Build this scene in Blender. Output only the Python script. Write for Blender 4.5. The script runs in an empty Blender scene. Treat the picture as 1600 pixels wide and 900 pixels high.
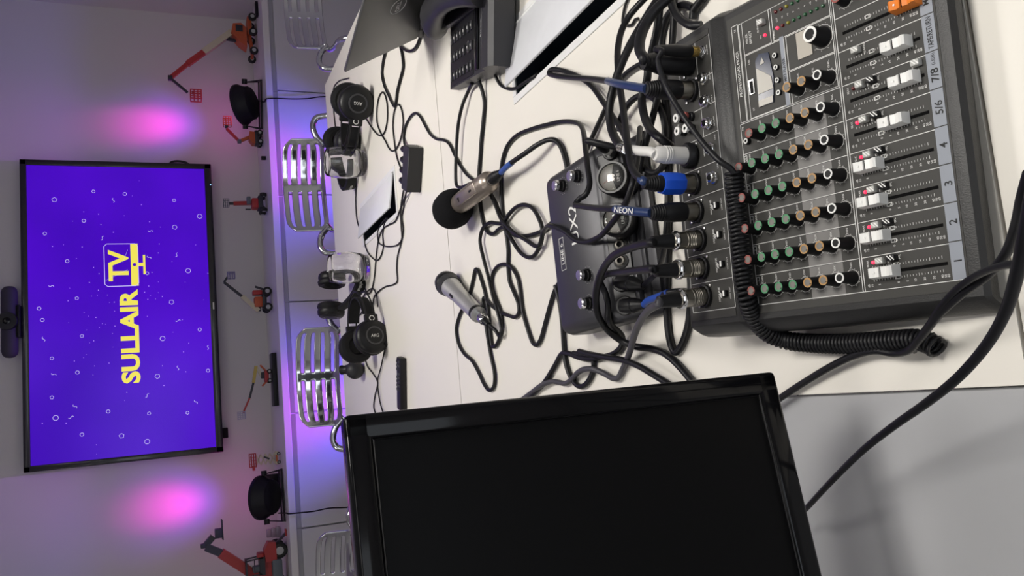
import bpy, bmesh, math, random
from mathutils import Vector, Matrix, Euler
random.seed(4)
scene = bpy.context.scene
COL = scene.collection
PI = math.pi

# ------------------------------------------------------------------ camera
FPX = 1264.155                       # focal length in pixels of the 1600 wide frame
YAW, PITCH, ROLL = math.radians(7.8717), math.radians(23.1397), math.radians(-2.0696)
TZ = 0.74                            # table top height
CAMZ = TZ + 0.57
FWD = Vector((math.sin(YAW)*math.cos(PITCH), math.cos(YAW)*math.cos(PITCH), -math.sin(PITCH)))
R0 = Vector((math.cos(YAW), -math.sin(YAW), 0))
U0 = R0.cross(FWD)
RIGHT = math.cos(ROLL)*R0 + math.sin(ROLL)*U0
UP = -math.sin(ROLL)*R0 + math.cos(ROLL)*U0
cam_data = bpy.data.cameras.new('camera')
cam_data.sensor_fit = 'HORIZONTAL'; cam_data.sensor_width = 36.0
cam_data.lens = FPX*36.0/1600.0
cam_data.clip_start = 0.02; cam_data.clip_end = 60
cam = bpy.data.objects.new('camera', cam_data); COL.objects.link(cam)
# the phone was held upright and the picture stored on its side: camera x axis points to the floor
mc = Matrix((( -UP.x, RIGHT.x, -FWD.x, 0), (-UP.y, RIGHT.y, -FWD.y, 0), (-UP.z, RIGHT.z, -FWD.z, CAMZ), (0, 0, 0, 1)))
cam.matrix_world = mc
scene.camera = cam

# ------------------------------------------------------------------ world, exposure
world = bpy.data.worlds.new('world'); scene.world = world
world.use_nodes = True
world.node_tree.nodes['Background'].inputs[0].default_value = (0.75, 0.85, 1.0, 1)
world.node_tree.nodes['Background'].inputs[1].default_value = 0.6
scene.view_settings.view_transform = 'Standard'
scene.view_settings.look = 'None'
scene.view_settings.exposure = 0.0
scene.view_settings.gamma = 1.0
scene.view_settings.use_curve_mapping = False

# room extents
RX0, RX1, RY0, RY1, RZ = -3.0, 2.12, -2.4, 4.34, 2.65
CEIL_LIGHTS = [(-1.5, 1.9), (0.75, 1.9), (-1.5, 0.3), (0.75, 0.3), (-1.5, -1.5), (0.75, -1.5)]
CEIL_POWER = 9.6
CEIL_SPREAD = 96
for i, (x, y) in enumerate(CEIL_LIGHTS):
    ld = bpy.data.lights.new('ceiling_panel_light', 'AREA')
    ld.shape = 'SQUARE'; ld.size = 0.56; ld.energy = CEIL_POWER; ld.color = (1.0, 0.96, 0.90)
    ld.spread = math.radians(CEIL_SPREAD)
    lo = bpy.data.objects.new('ceiling_panel_light', ld); COL.objects.link(lo)
    lo.location = (x, y, RZ-0.03)

def window_light(name, loc, rot, sx, sy, power, color):
    ld = bpy.data.lights.new(name, 'AREA'); ld.shape = 'RECTANGLE'; ld.size = sx; ld.size_y = sy
    ld.energy = power; ld.color = color
    lo = bpy.data.objects.new(name, ld); COL.objects.link(lo); lo.location = loc; lo.rotation_euler = rot
# daylight entering by the window in the wall behind the camera
window_light('window_daylight', (-0.4, RY0+0.03, 1.55), (-PI/2, 0, PI), 2.6, 1.2, 13.0, (0.93, 0.97, 1.0))

# ------------------------------------------------------------------ pixel -> place helpers
CAMP = Vector((0, 0, CAMZ))
def ray(px, py):
    return (450-py)*RIGHT - (px-800)*UP + FPX*FWD
def T(px, py, h=0.0):                 # the point at height h above the table top
    d = ray(px, py); return CAMP + d*((TZ+h-CAMZ)/d.z)
def WY(px, py, y):                    # the point at depth y
    d = ray(px, py); return CAMP + d*(y/d.y)

# ------------------------------------------------------------------ materials
MATS = {}
def mat(name, col, rough=0.5, metal=0.0, var=0.06, scale=40.0, bump=0.0, bscale=None, coat=0.0, emit=None, estr=0.0, rvar=0.08, trans=0.0, ior=1.5, spec=0.5):
    if name in MATS: return MATS[name]
    m = bpy.data.materials.new(name); m.use_nodes = True
    nt = m.node_tree; b = nt.nodes['Principled BSDF']
    tc = nt.nodes.new('ShaderNodeTexCoord')
    nz = nt.nodes.new('ShaderNodeTexNoise'); nz.inputs['Scale'].default_value = scale; nz.inputs['Detail'].default_value = 3
    nt.links.new(tc.outputs['Object'], nz.inputs['Vector'])
    mr = nt.nodes.new('ShaderNodeMapRange'); mr.inputs[3].default_value = 1-var; mr.inputs[4].default_value = 1+var
    nt.links.new(nz.outputs[0], mr.inputs[0])
    mx = nt.nodes.new('ShaderNodeVectorMath'); mx.operation = 'SCALE'
    mx.inputs[0].default_value = col
    nt.links.new(mr.outputs[0], mx.inputs['Scale'])
    nt.links.new(mx.outputs[0], b.inputs['Base Color'])
    r2 = nt.nodes.new('ShaderNodeMapRange'); r2.inputs[3].default_value = max(0, rough*(1-rvar)); r2.inputs[4].default_value = min(1, rough*(1+rvar))
    nt.links.new(nz.outputs[0], r2.inputs[0]); nt.links.new(r2.outputs[0], b.inputs['Roughness'])
    b.inputs['Metallic'].default_value = metal
    b.inputs['IOR'].default_value = ior
    b.inputs['Specular IOR Level'].default_value = spec
    if coat: b.inputs['Coat Weight'].default_value = coat; b.inputs['Coat Roughness'].default_value = 0.06
    if trans: b.inputs['Transmission Weight'].default_value = trans
    if emit:
        b.inputs['Emission Color'].default_value = (*emit, 1); b.inputs['Emission Strength'].default_value = estr
    if bump:
        n2 = nt.nodes.new('ShaderNodeTexNoise'); n2.inputs['Scale'].default_value = bscale or scale*8; n2.inputs['Detail'].default_value = 2
        nt.links.new(tc.outputs['Object'], n2.inputs['Vector'])
        bp = nt.nodes.new('ShaderNodeBump'); bp.inputs['Strength'].default_value = bump; bp.inputs['Distance'].default_value = 0.002
        nt.links.new(n2.outputs[0], bp.inputs['Height']); nt.links.new(bp.outputs[0], b.inputs['Normal'])
    MATS[name] = m
    return m
M_WALL = mat('wall_paint', (0.64, 0.62, 0.62), 0.75, var=0.02, scale=3, bump=0.08, bscale=180)
M_CEIL = mat('ceiling_paint', (0.58, 0.58, 0.57), 0.9, var=0.02, scale=2)
M_FLOOR = mat('floor_vinyl', (0.20, 0.20, 0.20), 0.45, var=0.08, scale=5)
M_TABLE = mat('table_laminate', (0.75, 0.72, 0.66), 0.33, var=0.015, scale=6, bump=0.03, bscale=500, rvar=0.15)
M_TEDGE = mat('table_edge', (0.70, 0.69, 0.66), 0.4, var=0.02)
M_DESK = mat('desk_laminate', (0.37, 0.373, 0.386), 0.34, var=0.05, scale=9, rvar=0.15)
M_CAB = mat('cabinet_lacquer', (0.66, 0.665, 0.69), 0.32, var=0.015, scale=4)
M_LEDGE = mat('ledge_top', (0.74, 0.72, 0.72), 0.35, var=0.02, scale=4)
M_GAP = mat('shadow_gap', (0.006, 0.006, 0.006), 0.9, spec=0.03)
M_ALU = mat('polished_aluminium', (0.66, 0.67, 0.69), 0.09, metal=1.0, var=0.03, scale=12, rvar=0.3)
M_STEEL = mat('brushed_steel', (0.55, 0.55, 0.54), 0.28, metal=1.0, var=0.05, scale=60)
M_CHROME = mat('chrome', (0.86, 0.86, 0.86), 0.07, metal=1.0, var=0.02)
M_GOLD = mat('gold_plated', (0.62, 0.44, 0.14), 0.25, metal=1.0, var=0.05)
M_NICKEL = mat('satin_nickel', (0.36, 0.34, 0.30), 0.30, metal=1.0, var=0.08, scale=80)
M_BLACKPL = mat('black_plastic', (0.008, 0.008, 0.0095), 0.42, var=0.12, scale=60, spec=0.3)
M_BLACKMT = mat('black_matte', (0.007, 0.007, 0.008), 0.75, var=0.15, scale=90, spec=0.2)
M_GLOSS = mat('gloss_black', (0.004, 0.004, 0.005), 0.10, var=0.05, spec=0.22)
M_SCREENOFF = mat('screen_off', (0.0025, 0.0025, 0.003), 0.45, var=0.1, scale=300, spec=0.12)
M_RUBBER = mat('cable_rubber', (0.007, 0.007, 0.009), 0.42, var=0.12, scale=60, spec=0.28)
M_GREYCABLE = mat('cable_grey', (0.045, 0.043, 0.052), 0.5, var=0.1)
M_THIN = mat('cable_thin', (0.006, 0.006, 0.007), 0.5, spec=0.3)
M_BLUEBAND = mat('blue_heatshrink', (0.010, 0.028, 0.10), 0.35, var=0.1)
M_BLUE = mat('blue_ring', (0.010, 0.085, 0.62), 0.35, var=0.05)
M_WHITEPL = mat('white_plastic', (0.72, 0.72, 0.70), 0.35, var=0.04)
M_WHITECABLE = mat('white_cable', (0.66, 0.65, 0.63), 0.45, var=0.05)
M_PRINT = mat('white_print', (0.72, 0.72, 0.70), 0.6, var=0.05)
M_GLASS = mat('clear_glass', (1, 1, 1), 0.0, var=0.0, trans=1.0, ior=1.45, rvar=0)
M_FOAM = mat('black_foam', (0.010, 0.010, 0.011), 0.95, var=0.3, scale=400, bump=0.9, bscale=900, spec=0.1)

# ------------------------------------------------------------------ mesh builder
class MB:
    def __init__(s): s.v = []; s.f = []
    def add(s, vs, fs, M=None):
        o = len(s.v)
        s.v += [(M @ Vector(v)) if M is not None else Vector(v) for v in vs]
        s.f += [tuple(i+o for i in f) for f in fs]
        return s
    def box(s, c, d, M=None):
        x, y, z = c; a, b, e = d[0]/2, d[1]/2, d[2]/2
        vs = [(x-a,y-b,z-e),(x+a,y-b,z-e),(x+a,y+b,z-e),(x-a,y+b,z-e),(x-a,y-b,z+e),(x+a,y-b,z+e),(x+a,y+b,z+e),(x-a,y+b,z+e)]
        return s.add(vs, [(0,3,2,1),(4,5,6,7),(0,1,5,4),(1,2,6,5),(2,3,7,6),(3,0,4,7)], M)
    def box2(s, p, q, M=None):
        return s.box([(p[i]+q[i])/2 for i in range(3)], [abs(q[i]-p[i]) for i in range(3)], M)
    def rbox(s, c, d, r=0.003, seg=2, M=None):
        bm = bmesh.new(); bmesh.ops.create_cube(bm, size=1)
        for v in bm.verts: v.co = Vector((v.co.x*d[0]+c[0], v.co.y*d[1]+c[1], v.co.z*d[2]+c[2]))
        r = min(r, min(d)*0.49)
        bmesh.ops.bevel(bm, geom=bm.edges[:], offset=r, segments=seg, profile=0.5, affect='EDGES')
        bm.verts.index_update()
        s.add([v.co.copy() for v in bm.verts], [tuple(v.index for v in f.verts) for f in bm.faces], M); bm.free()
        return s
    def frame(s, p, q, ref=None):
        p = Vector(p); q = Vector(q); z = (q-p); L = z.length; z.normalize()
        r = Vector(ref) if ref is not None else (Vector((0,0,1)) if abs(z.z) < 0.9 else Vector((1,0,0)))
        x = r.cross(z).normalized(); y = z.cross(x)
        return Matrix(((x.x,y.x,z.x,p.x),(x.y,y.y,z.y,p.y),(x.z,y.z,z.z,p.z),(0,0,0,1))), L
    def cyl(s, p, q, r0, r1=None, n=16, M=None):
        if r1 is None: r1 = r0
        F, L = s.frame(p, q)
        return s.lathe([(0,0),(r0,0),(r1,L),(0,L)], F if M is None else M @ F, n)
    def bar(s, p, q, w, h, M=None, ref=None):       # rectangular bar from p to q
        F, L = s.frame(p, q, ref)
        return s.box((0,0,L/2), (w,h,L), F if M is None else M @ F)
    def lathe(s, prof, M=None, n=24, a0=0.0, a1=2*PI):
        full = abs(a1-a0-2*PI) < 1e-6; k = n if full else n+1
        vs = []; idx = []
        for (r, z) in prof:
            if r < 1e-7: idx.append([len(vs)]*k); vs.append((0,0,z))
            else:
                idx.append(list(range(len(vs), len(vs)+k)))
                for i in range(k):
                    a = a0+(a1-a0)*i/n; vs.append((r*math.cos(a), r*math.sin(a), z))
        fs = []
        for j in range(len(prof)-1):
            A, B = idx[j], idx[j+1]
            for i in range(n):
                i2 = (i+1) % k
                q = [A[i], A[i2], B[i2], B[i]]; w = []
                for t in q:
                    if t not in w: w.append(t)
                if len(w) >= 3: fs.append(tuple(w))
        return s.add(vs, fs, M)
    def tube(s, pts, r, n=8, closed=False, M=None, flat=None):
        pts = [Vector(p) for p in pts]; m = len(pts)
        rs = r if isinstance(r, (list, tuple)) else [r]*m
        tang = []
        for i in range(m):
            a = pts[(i-1) % m] if (closed or i > 0) else pts[i]; b = pts[(i+1) % m] if (closed or i < m-1) else pts[i]
            t = b-a; tang.append(t.normalized() if t.length > 1e-9 else Vector((0,0,1)))
        ref = Vector((0,0,1)) if abs(tang[0].z) < 0.9 else Vector((1,0,0))
        u = (ref - tang[0]*ref.dot(tang[0])).normalized()
        vs = []
        for i in range(m):
            u = (u - tang[i]*u.dot(tang[i])).normalized(); w = tang[i].cross(u)
            fu, fw = flat if flat else (1, 1)
            for k in range(n):
                a = 2*PI*k/n; vs.append(pts[i] + u*(rs[i]*fu*math.cos(a)) + w*(rs[i]*fw*math.sin(a)))
        fs = []
        for i in range(m if closed else m-1):
            i2 = (i+1) % m
            for k in range(n): fs.append((i*n+k, i*n+(k+1) % n, i2*n+(k+1) % n, i2*n+k))
        if not closed:
            fs.append(tuple(range(n-1, -1, -1))); fs.append(tuple((m-1)*n+k for k in range(n)))
        return s.add(vs, fs, M)
    def ribbon(s, pts, nrm, w, t, M=None, closed=False):   # rectangular section swept along pts; w along nrm[i], t across
        pts = [Vector(p) for p in pts]; m = len(pts); vs = []
        for i in range(m):
            a = pts[max(i-1, 0)] if not closed else pts[i-1]; b = pts[min(i+1, m-1)] if not closed else pts[(i+1) % m]
            tg = (b-a).normalized(); nn = Vector(nrm[i] if isinstance(nrm, list) else nrm); nn = (nn - tg*nn.dot(tg)).normalized(); bb = tg.cross(nn)
            ww = w[i] if isinstance(w, list) else w
            for (p, q) in ((-1,-1),(1,-1),(1,1),(-1,1)): vs.append(pts[i]+nn*(p*ww/2)+bb*(q*t/2))
        fs = []
        for i in range(m if closed else m-1):
            j = (i+1) % m
            for k in range(4): fs.append((i*4+k, i*4+(k+1) % 4, j*4+(k+1) % 4, j*4+k))
        if not closed: fs.append((3,2,1,0)); fs.append(tuple((m-1)*4+k for k in range(4)))
        return s.add(vs, fs, M)
    def prism(s, poly, z0, z1, M=None):
        n = len(poly); vs = [(x,y,z0) for x,y in poly]+[(x,y,z1) for x,y in poly]
        return s.add(vs, [tuple(range(n-1,-1,-1)), tuple(range(n,2*n))]+[(i,(i+1)%n,n+(i+1)%n,n+i) for i in range(n)], M)
    def text(s, st, size, M, bold=0.0, align='CENTER', lift=0.0, lim=None):
        vs, fs, w = glyphs(st, bold)
        k = size
        if lim and w*k > lim: k = lim/w
        ox = {'CENTER': -w/2, 'LEFT': 0, 'RIGHT': -w}[align]
        return s.add([((x+ox)*k, y*size-size*0.35, lift) for x, y in vs], fs, M)
    def sphere(s, c, r, n=16, m=10, M=None, sx=1, sy=1, sz=1):
        prof = [(r*math.sin(PI*i/m), -r*math.cos(PI*i/m)) for i in range(m+1)]
        prof[0] = (0, -r); prof[-1] = (0, r)
        T0 = Matrix.Translation(Vector(c)) @ Matrix.Diagonal((sx, sy, sz, 1))
        return s.lathe(prof, T0 if M is None else M @ T0, n)
    def build(s, name, material, parent=None, smooth=38, M=None):
        me = bpy.data.meshes.new(name)
        me.from_pydata([tuple(v) for v in s.v], [], s.f); me.update()
        bm = bmesh.new(); bm.from_mesh(me); bmesh.ops.recalc_face_normals(bm, faces=bm.faces[:]); bm.to_mesh(me); bm.free()
        if smooth:
            me.polygons.foreach_set('use_smooth', [True]*len(me.polygons))
            me.set_sharp_from_angle(angle=math.radians(smooth))
        if material: me.materials.append(material)
        o = bpy.data.objects.new(name, me); COL.objects.link(o)
        if M is not None: o.matrix_local = M
        if parent is not None: o.parent = parent
        return o

_gl = {}
def glyphs(st, bold=0.0):
    key = (st, round(bold, 4))
    if key in _gl: return _gl[key]
    cu = bpy.data.curves.new('t', 'FONT'); cu.body = st; cu.size = 1.0; cu.resolution_u = 3; cu.offset = bold
    ob = bpy.data.objects.new('t', cu); COL.objects.link(ob)
    bpy.context.view_layer.update()
    me = bpy.data.meshes.new_from_object(ob.evaluated_get(bpy.context.evaluated_depsgraph_get()))
    vs = [(v.co.x, v.co.y) for v in me.vertices]; fs = [tuple(p.vertices) for p in me.polygons]
    bpy.data.objects.remove(ob); bpy.data.curves.remove(cu); bpy.data.meshes.remove(me)
    x0 = min(v[0] for v in vs); x1 = max(v[0] for v in vs)
    _gl[key] = ([(x-x0, y) for x, y in vs], fs, x1-x0)
    return _gl[key]

def smooth_path(pts, sub=6, closed=False):
    P = [Vector(p) for p in pts]; n = len(P); out = []
    for i in range(n if closed else n-1):
        p0 = P[(i-1) % n] if (closed or i > 0) else P[0]*2-P[1]
        p1 = P[i]; p2 = P[(i+1) % n]; p3 = P[(i+2) % n] if (closed or i+2 < n) else P[-1]*2-P[-2]
        # centripetal-like: chord weighted tangents
        d0 = max((p1-p0).length, 1e-6)**.5; d1 = max((p2-p1).length, 1e-6)**.5; d2 = max((p3-p2).length, 1e-6)**.5
        t1 = ((p1-p0)/d0 - (p2-p0)/(d0+d1) + (p2-p1)/d1)*d1
        t2 = ((p2-p1)/d1 - (p3-p1)/(d1+d2) + (p3-p2)/d2)*d1
        for k in range(sub):
            t = k/sub; h = (2*t**3-3*t*t+1, t**3-2*t*t+t, -2*t**3+3*t*t, t**3-t*t)
            out.append(p1*h[0]+t1*h[1]+p2*h[2]+t2*h[3])
    if not closed: out.append(P[-1])
    return out

def thing(name, label, cat, loc=(0,0,0), rot=(0,0,0), group=None):
    o = bpy.data.objects.new(name, None); o.empty_display_size = 0.05; COL.objects.link(o)
    o.location = loc; o.rotation_euler = rot
    o['label'] = label; o['category'] = cat
    if group: o['group'] = group
    return o
def tag(o, label, cat, group=None):
    o['label'] = label; o['category'] = cat
    if group: o['group'] = group
    return o
def struct(o): o['kind'] = 'structure'; return o
def dup(o, parent=None):
    c = o.copy(); COL.objects.link(c)
    if parent is not None: c.parent = parent
    for ch in list(o.children): dup(ch, c)
    return c
def TR(x, y, z): return Matrix.Translation((x, y, z))
def RX(a): return Matrix.Rotation(a, 4, 'X')
def RY(a): return Matrix.Rotation(a, 4, 'Y')
def RZm(a): return Matrix.Rotation(a, 4, 'Z')
# ================================================================== THE ROOM
struct(MB().box2((RX0, RY0, -0.05), (RX1, RY1, 0)).build('floor', M_FLOOR))
struct(MB().box2((RX0, RY0, RZ), (RX1, RY1, RZ+0.05)).build('ceiling', M_CEIL))
struct(MB().box2((RX0-.12, RY1, -.05), (RX1+.12, RY1+.12, RZ+.05)).build('wall_back', M_WALL))
struct(MB().box2((RX1, RY0-.12, -.05), (RX1+.12, RY1, RZ+.05)).build('wall_right', M_WALL))
struct(MB().box2((RX0-.12, RY0-.12, -.05), (RX0, RY1, RZ+.05)).build('wall_left', M_WALL))
wf = MB()
wx0, wx1, wz0, wz1 = -1.75, 0.95, 0.92, 2.18
wf.box2((RX0, RY0-.12, -.05), (wx0, RY0, RZ+.05)); wf.box2((wx1, RY0-.12, -.05), (RX1, RY0, RZ+.05))
wf.box2((wx0, RY0-.12, -.05), (wx1, RY0, wz0)); wf.box2((wx0, RY0-.12, wz1), (wx1, RY0, RZ+.05))
struct(wf.build('wall_front', M_WALL))
M_WFRAME = mat('window_frame_white', (0.7, 0.7, 0.7), 0.4)
wn = MB()
for x in (wx0, (wx0+wx1)/2, wx1): wn.box2((x-.03, RY0-.09, wz0), (x+.03, RY0-.03, wz1))
for z in (wz0, wz1): wn.box2((wx0, RY0-.09, z-.03), (wx1, RY0-.03, z+.03))
win = struct(wn.build('window_1', M_WFRAME))
for k in range(2):
    a = wx0+(wx1-wx0)/2*k
    MB().box2((a+.03, RY0-.064, wz0+.03), (a+(wx1-wx0)/2-.03, RY0-.058, wz1-.03)).build('pane', M_GLASS, win)
M_DIFF = mat('light_diffuser', (0.9, 0.9, 0.88), 0.6, emit=(1, 0.97, 0.92), estr=3.0)
CL = ['between the grey desk and the television wall', 'above the water glasses and the white table', 'over the grey desk and the monitor', 'over the mixing console', 'behind the camera, on the grey desk side', 'behind the camera, on the mixing console side']
for i, (x, y) in enumerate(CEIL_LIGHTS):
    t = thing('ceiling_light', 'square LED ceiling panel ' + CL[i], 'ceiling light', (x, y, RZ-.012), group='ceiling LED panels')
    fr = MB()
    for s in (-1, 1):
        fr.box((s*.29, 0, 0), (.02, .60, .024)); fr.box((0, s*.29, 0), (.56, .02, .024))
    fr.build('frame', M_WFRAME, t); MB().box((0, 0, .002), (.56, .56, .012)).build('diffuser', M_DIFF, t)

# ================================================================== CREDENZA ALONG THE BACK WALL
LZ = TZ + 0.097                       # top of the ledge
LF = 3.85                             # its front edge
lw = MB().rbox(((RX0+RX1)/2, (LF+RY1)/2, LZ-.016), (RX1-RX0-.004, RY1-LF-.002, .032), .002, 1)
tag(lw.build('credenza_top', M_LEDGE), 'long white credenza top running along the wall under the television', 'worktop')
edges = [-0.53 + 0.519*k for k in range(-4, 6)]
cpos = ['cabinet hidden by the monitor, farthest from the laptop', 'cabinet hidden by the monitor, next but one beyond the red telehandler', 'cabinet hidden by the monitor, next beyond the red telehandler',
        'cabinet under the red telehandler, behind the chair half hidden by the monitor', 'cabinet under the scissor lift, with the cord of a stage light', 'cabinet under the black display plinth, behind the chair beside the monitor',
        'cabinet under the head-on model lift, between the two violet-lit chairs', 'cabinet under the tiny black cube, glowing violet, behind a slotted chair', 'cabinet by the room corner, behind the laptop', 'x']
for k in range(len(edges)-1):
    x0, x1 = edges[k], edges[k+1]
    if x0 > RX1-.05: break
    x1 = min(x1, RX1-.004)
    cx = (x0+x1)/2
    t = thing('cabinet', 'white lacquered credenza ' + cpos[k], 'cabinet', (cx, LF+.25, 0), group='credenza cabinets under the long ledge')
    w = x1-x0
    MB().box2((-w/2+.0005, -.205, .09), (w/2-.0005, .235, LZ-.034-.0)).build('carcass', M_CAB, t)
    MB().rbox((0, -.218, (.10+LZ-.056)/2), (w-.006, .02, LZ-.056-.10), .0015, 1).build('door', M_CAB, t)
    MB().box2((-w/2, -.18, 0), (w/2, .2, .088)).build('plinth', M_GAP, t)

# ================================================================== TABLES
def boards_with_hole(x0, x1, y0, y1, hole=None, th=.03):
    m = MB()
    if not hole: m.rbox(((x0+x1)/2, (y0+y1)/2, -th/2), (x1-x0, y1-y0, th), .0012, 1)
    else:
        hx0, hx1, hy0, hy1 = hole
        for (a, b, c, d) in ((x0, hx0, y0, y1), (hx1, x1, y0, y1), (hx0, hx1, y0, hy0), (hx0, hx1, hy1, y1)):
            m.box2((a, c, -th), (b, d, 0))
    return m
HATCH = [(0.484, 0.622, 2.030, 2.452), (0.493, 0.637, 0.800, 1.236)]
tbl = thing('conference_table', 'large white conference table covered with audio gear and black cables', 'table', (0.6, 1.3, 0))
OFF = TR(-0.6, -1.3, TZ)
g = 0.0013
def inner(h): return (h[0]+.012, h[1]-.012, h[2]+.012, h[3]-.012)
boards_with_hole(-1.3, 1.19, 1.648+g, 2.905, inner(HATCH[0])).build('tabletop_panel', M_TABLE, tbl, M=OFF)
boards_with_hole(-.029, 1.19, .3985+g, 1.648-g, inner(HATCH[1])).build('tabletop_panel', M_TABLE, tbl, M=OFF)
boards_with_hole(-.029, 1.19, .27, .3985-g).build('tabletop_panel', M_TABLE, tbl, M=OFF)
for (x, y) in ((-1.15, 2.75), (1.05, 2.75), (1.05, 1.2), (1.05, .34), (.1, .34), (.1, 2.2)):
    MB().rbox((x-.6, y-1.3, (TZ-.03)/2), (.06, .06, TZ-.03), .004).build('leg', M_STEEL, tbl)
MB().box2((.10-.6, .31-1.3, TZ-.11), (.14-.6, 2.7-1.3, TZ-.031)).build('beam', M_STEEL, tbl)

dsk = thing('side_desk', 'plain grey desk under the monitor, butted against the white table', 'desk', (-.85, .45, 0))
OD = TR(.85, -.45, TZ-.006)
MB().rbox(((-1.6-.0305)/2, (.29+1.640)/2, -.014), (1.6-.0305, 1.640-.29, .028), .0015, 1).build('desktop', M_DESK, dsk, M=OD)
MB().box2((-.0305, .29, -.024), (-.0295, 1.63, -.002)).build('edge_strip', M_STEEL, dsk, M=OD)
for (x, y) in ((-1.5, .40), (-.12, .40), (-1.5, 1.5), (-.12, 1.5)):
    MB().rbox((x+.85, y-.45, (TZ-.035)/2), (.05, .05, TZ-.035), .004).build('leg', M_STEEL, dsk)

# cable hatches let into the table
M_HFRAME = mat('hatch_frame', (0.70, 0.70, 0.70), 0.35, metal=0.0)
M_FLAP = mat('hatch_flap', (0.66, 0.67, 0.70), 0.30)
M_TRAY = mat('hatch_tray', (0.03, 0.04, 0.055), 0.35)
def hatch(h, label, tilt):
    x0, x1, y0, y1 = h; cx, cy = (x0+x1)/2, (y0+y1)/2; w, d = x1-x0, y1-y0
    t = thing('cable_hatch', label, 'cable hatch', (cx, cy, TZ), group='cable hatches in the table')
    fr = MB(); b = .013
    for s in (-1, 1):
        fr.rbox((s*(w/2-b/2), 0, .0008), (b, d, .0026), .0008, 1); fr.rbox((0, s*(d/2-b/2), .0008), (w-2*b, b, .0026), .0008, 1)
    fr.build('frame', M_HFRAME, t)
    tr = MB(); W, D = w-.026, d-.026
    tr.box2((-W/2, -D/2, -.075), (W/2, D/2, -.072))
    for s in (-1, 1):
        tr.box2((s*W/2-.001, -D/2, -.075), (s*W/2+.001, D/2, -.001)); tr.box2((-W/2, s*D/2-.001, -.075), (W/2, s*D/2+.001, -.001))
    tr.build('tray', M_TRAY, t)
    hx = w/2-b-.004                    # hinge on the right side, the left edge stands open
    fw = w-2*b-.014
    fl = MB().rbox((-fw/2, 0, 0), (fw, D-.004, .005), .0018, 2, M=TR(hx, 0, .0035) @ RY(tilt))
    fl.build('flap', M_FLAP, t)
    MB().cyl((hx, -D/2+.003, .0035), (hx, D/2-.003, .0035), .0035, n=10).build('hinge', M_HFRAME, t)
    return t
hatch(HATCH[0], 'small grey table hatch between the water glasses and the knobbed black box', math.radians(9))
hatch(HATCH[1], 'large white table hatch standing ajar beside the desk telephone', math.radians(10))
# ================================================================== TELEVISION
TVY = 4.285
c = [WY(30, 249, TVY), WY(329.4, 257.2, TVY), WY(37.8, 739, TVY), WY(349.2, 706, TVY)]
tx1 = (c[0].x+c[1].x)/2; tx0 = (c[2].x+c[3].x)/2; tz1 = (c[0].z+c[2].z)/2; tz0 = (c[1].z+c[3].z)/2
tw, th = tx1-tx0, tz1-tz0; tcx, tcz = (tx0+tx1)/2, (tz0+tz1)/2
tv = thing('wall_television', 'large wall-mounted television showing a violet screen with a yellow logo', 'television', (tcx, TVY, tcz))
M_TVB = mat('tv_bezel', (0.010, 0.009, 0.014), 0.25, var=0.1, coat=0.3)
b0, b1 = .028, .034
fr = MB()
fr.rbox((0, .004, th/2-b0/2), (tw, .03, b0), .004); fr.rbox((0, .004, -th/2+b1/2), (tw, .03, b1), .004)
for s in (-1, 1): fr.rbox((s*(tw/2-b0/2), .004, 0), (b0, .03, th), .004)
fr.build('bezel', M_TVB, tv)
MB().rbox((0, .032, 0), (tw-.02, .03, th-.02), .006).build('back_cover', M_BLACKMT, tv)
# screen
sw, sh = tw-2*b0, th-b0-b1; sz = (b1-b0)/2
m = bpy.data.materials.new('screen_violet'); m.use_nodes = True; nt = m.node_tree; bs = nt.nodes['Principled BSDF']
bs.inputs['Base Color'].default_value = (0.004, 0.003, 0.008, 1); bs.inputs['Roughness'].default_value = 0.2; bs.inputs['Specular IOR Level'].default_value = 0.2
tc = nt.nodes.new('ShaderNodeTexCoord'); nz = nt.nodes.new('ShaderNodeTexNoise'); nz.inputs['Scale'].default_value = 1.6
nt.links.new(tc.outputs['Object'], nz.inputs['Vector'])
cr = nt.nodes.new('ShaderNodeValToRGB'); cr.color_ramp.elements[0].position = .35; cr.color_ramp.elements[1].position = .7
cr.color_ramp.elements[0].color = (0.050, 0.0008, 0.46, 1); cr.color_ramp.elements[1].color = (0.080, 0.0012, 0.62, 1)
nt.links.new(nz.outputs[0], cr.inputs[0]); nt.links.new(cr.outputs[0], bs.inputs['Emission Color']); bs.inputs['Emission Strength'].default_value = 1.0
M_VIO = m
scr = MB().box((0, .002, sz), (sw, .016, sh)).build('screen', M_VIO, tv, smooth=0)
SF = -.0066
M_YEL = mat('screen_yellow', (0.02, 0.02, 0.01), 0.3, emit=(0.92, 0.80, 0.10), estr=0.95, var=0)
M_LIL = mat('screen_lilac', (0.02, 0.02, 0.02), 0.3, emit=(0.42, 0.22, 0.95), estr=1.0, var=0)
M_PALE = mat('screen_pale', (0.02, 0.02, 0.02), 0.3, emit=(0.70, 0.60, 1.0), estr=1.0, var=0)
FACE = RX(PI/2)                        # text lies in xz facing the camera
def sp(px, py):
    p = WY(px, py, TVY+SF); return p.x-tcx, p.z-tcz
# lettering
xa, za = sp(203, 599); xb, zb = sp(203, 452)
lg = MB()
cap = .082
vs, fs, w = glyphs('SULLAIR', .040)
y0g = min(v[1] for v in vs); y1g = max(v[1] for v in vs)
kx = (xb-xa)/w; ky = cap/(y1g-y0g); zc = (za+zb)/2 + .0
lg.add([(xa+v[0]*kx, SF-.0002, zc-cap/2+(v[1]-y0g)*ky) for v in vs], fs)
lg.build('logo_lettering', M_YEL, scr, smooth=0)
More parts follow.
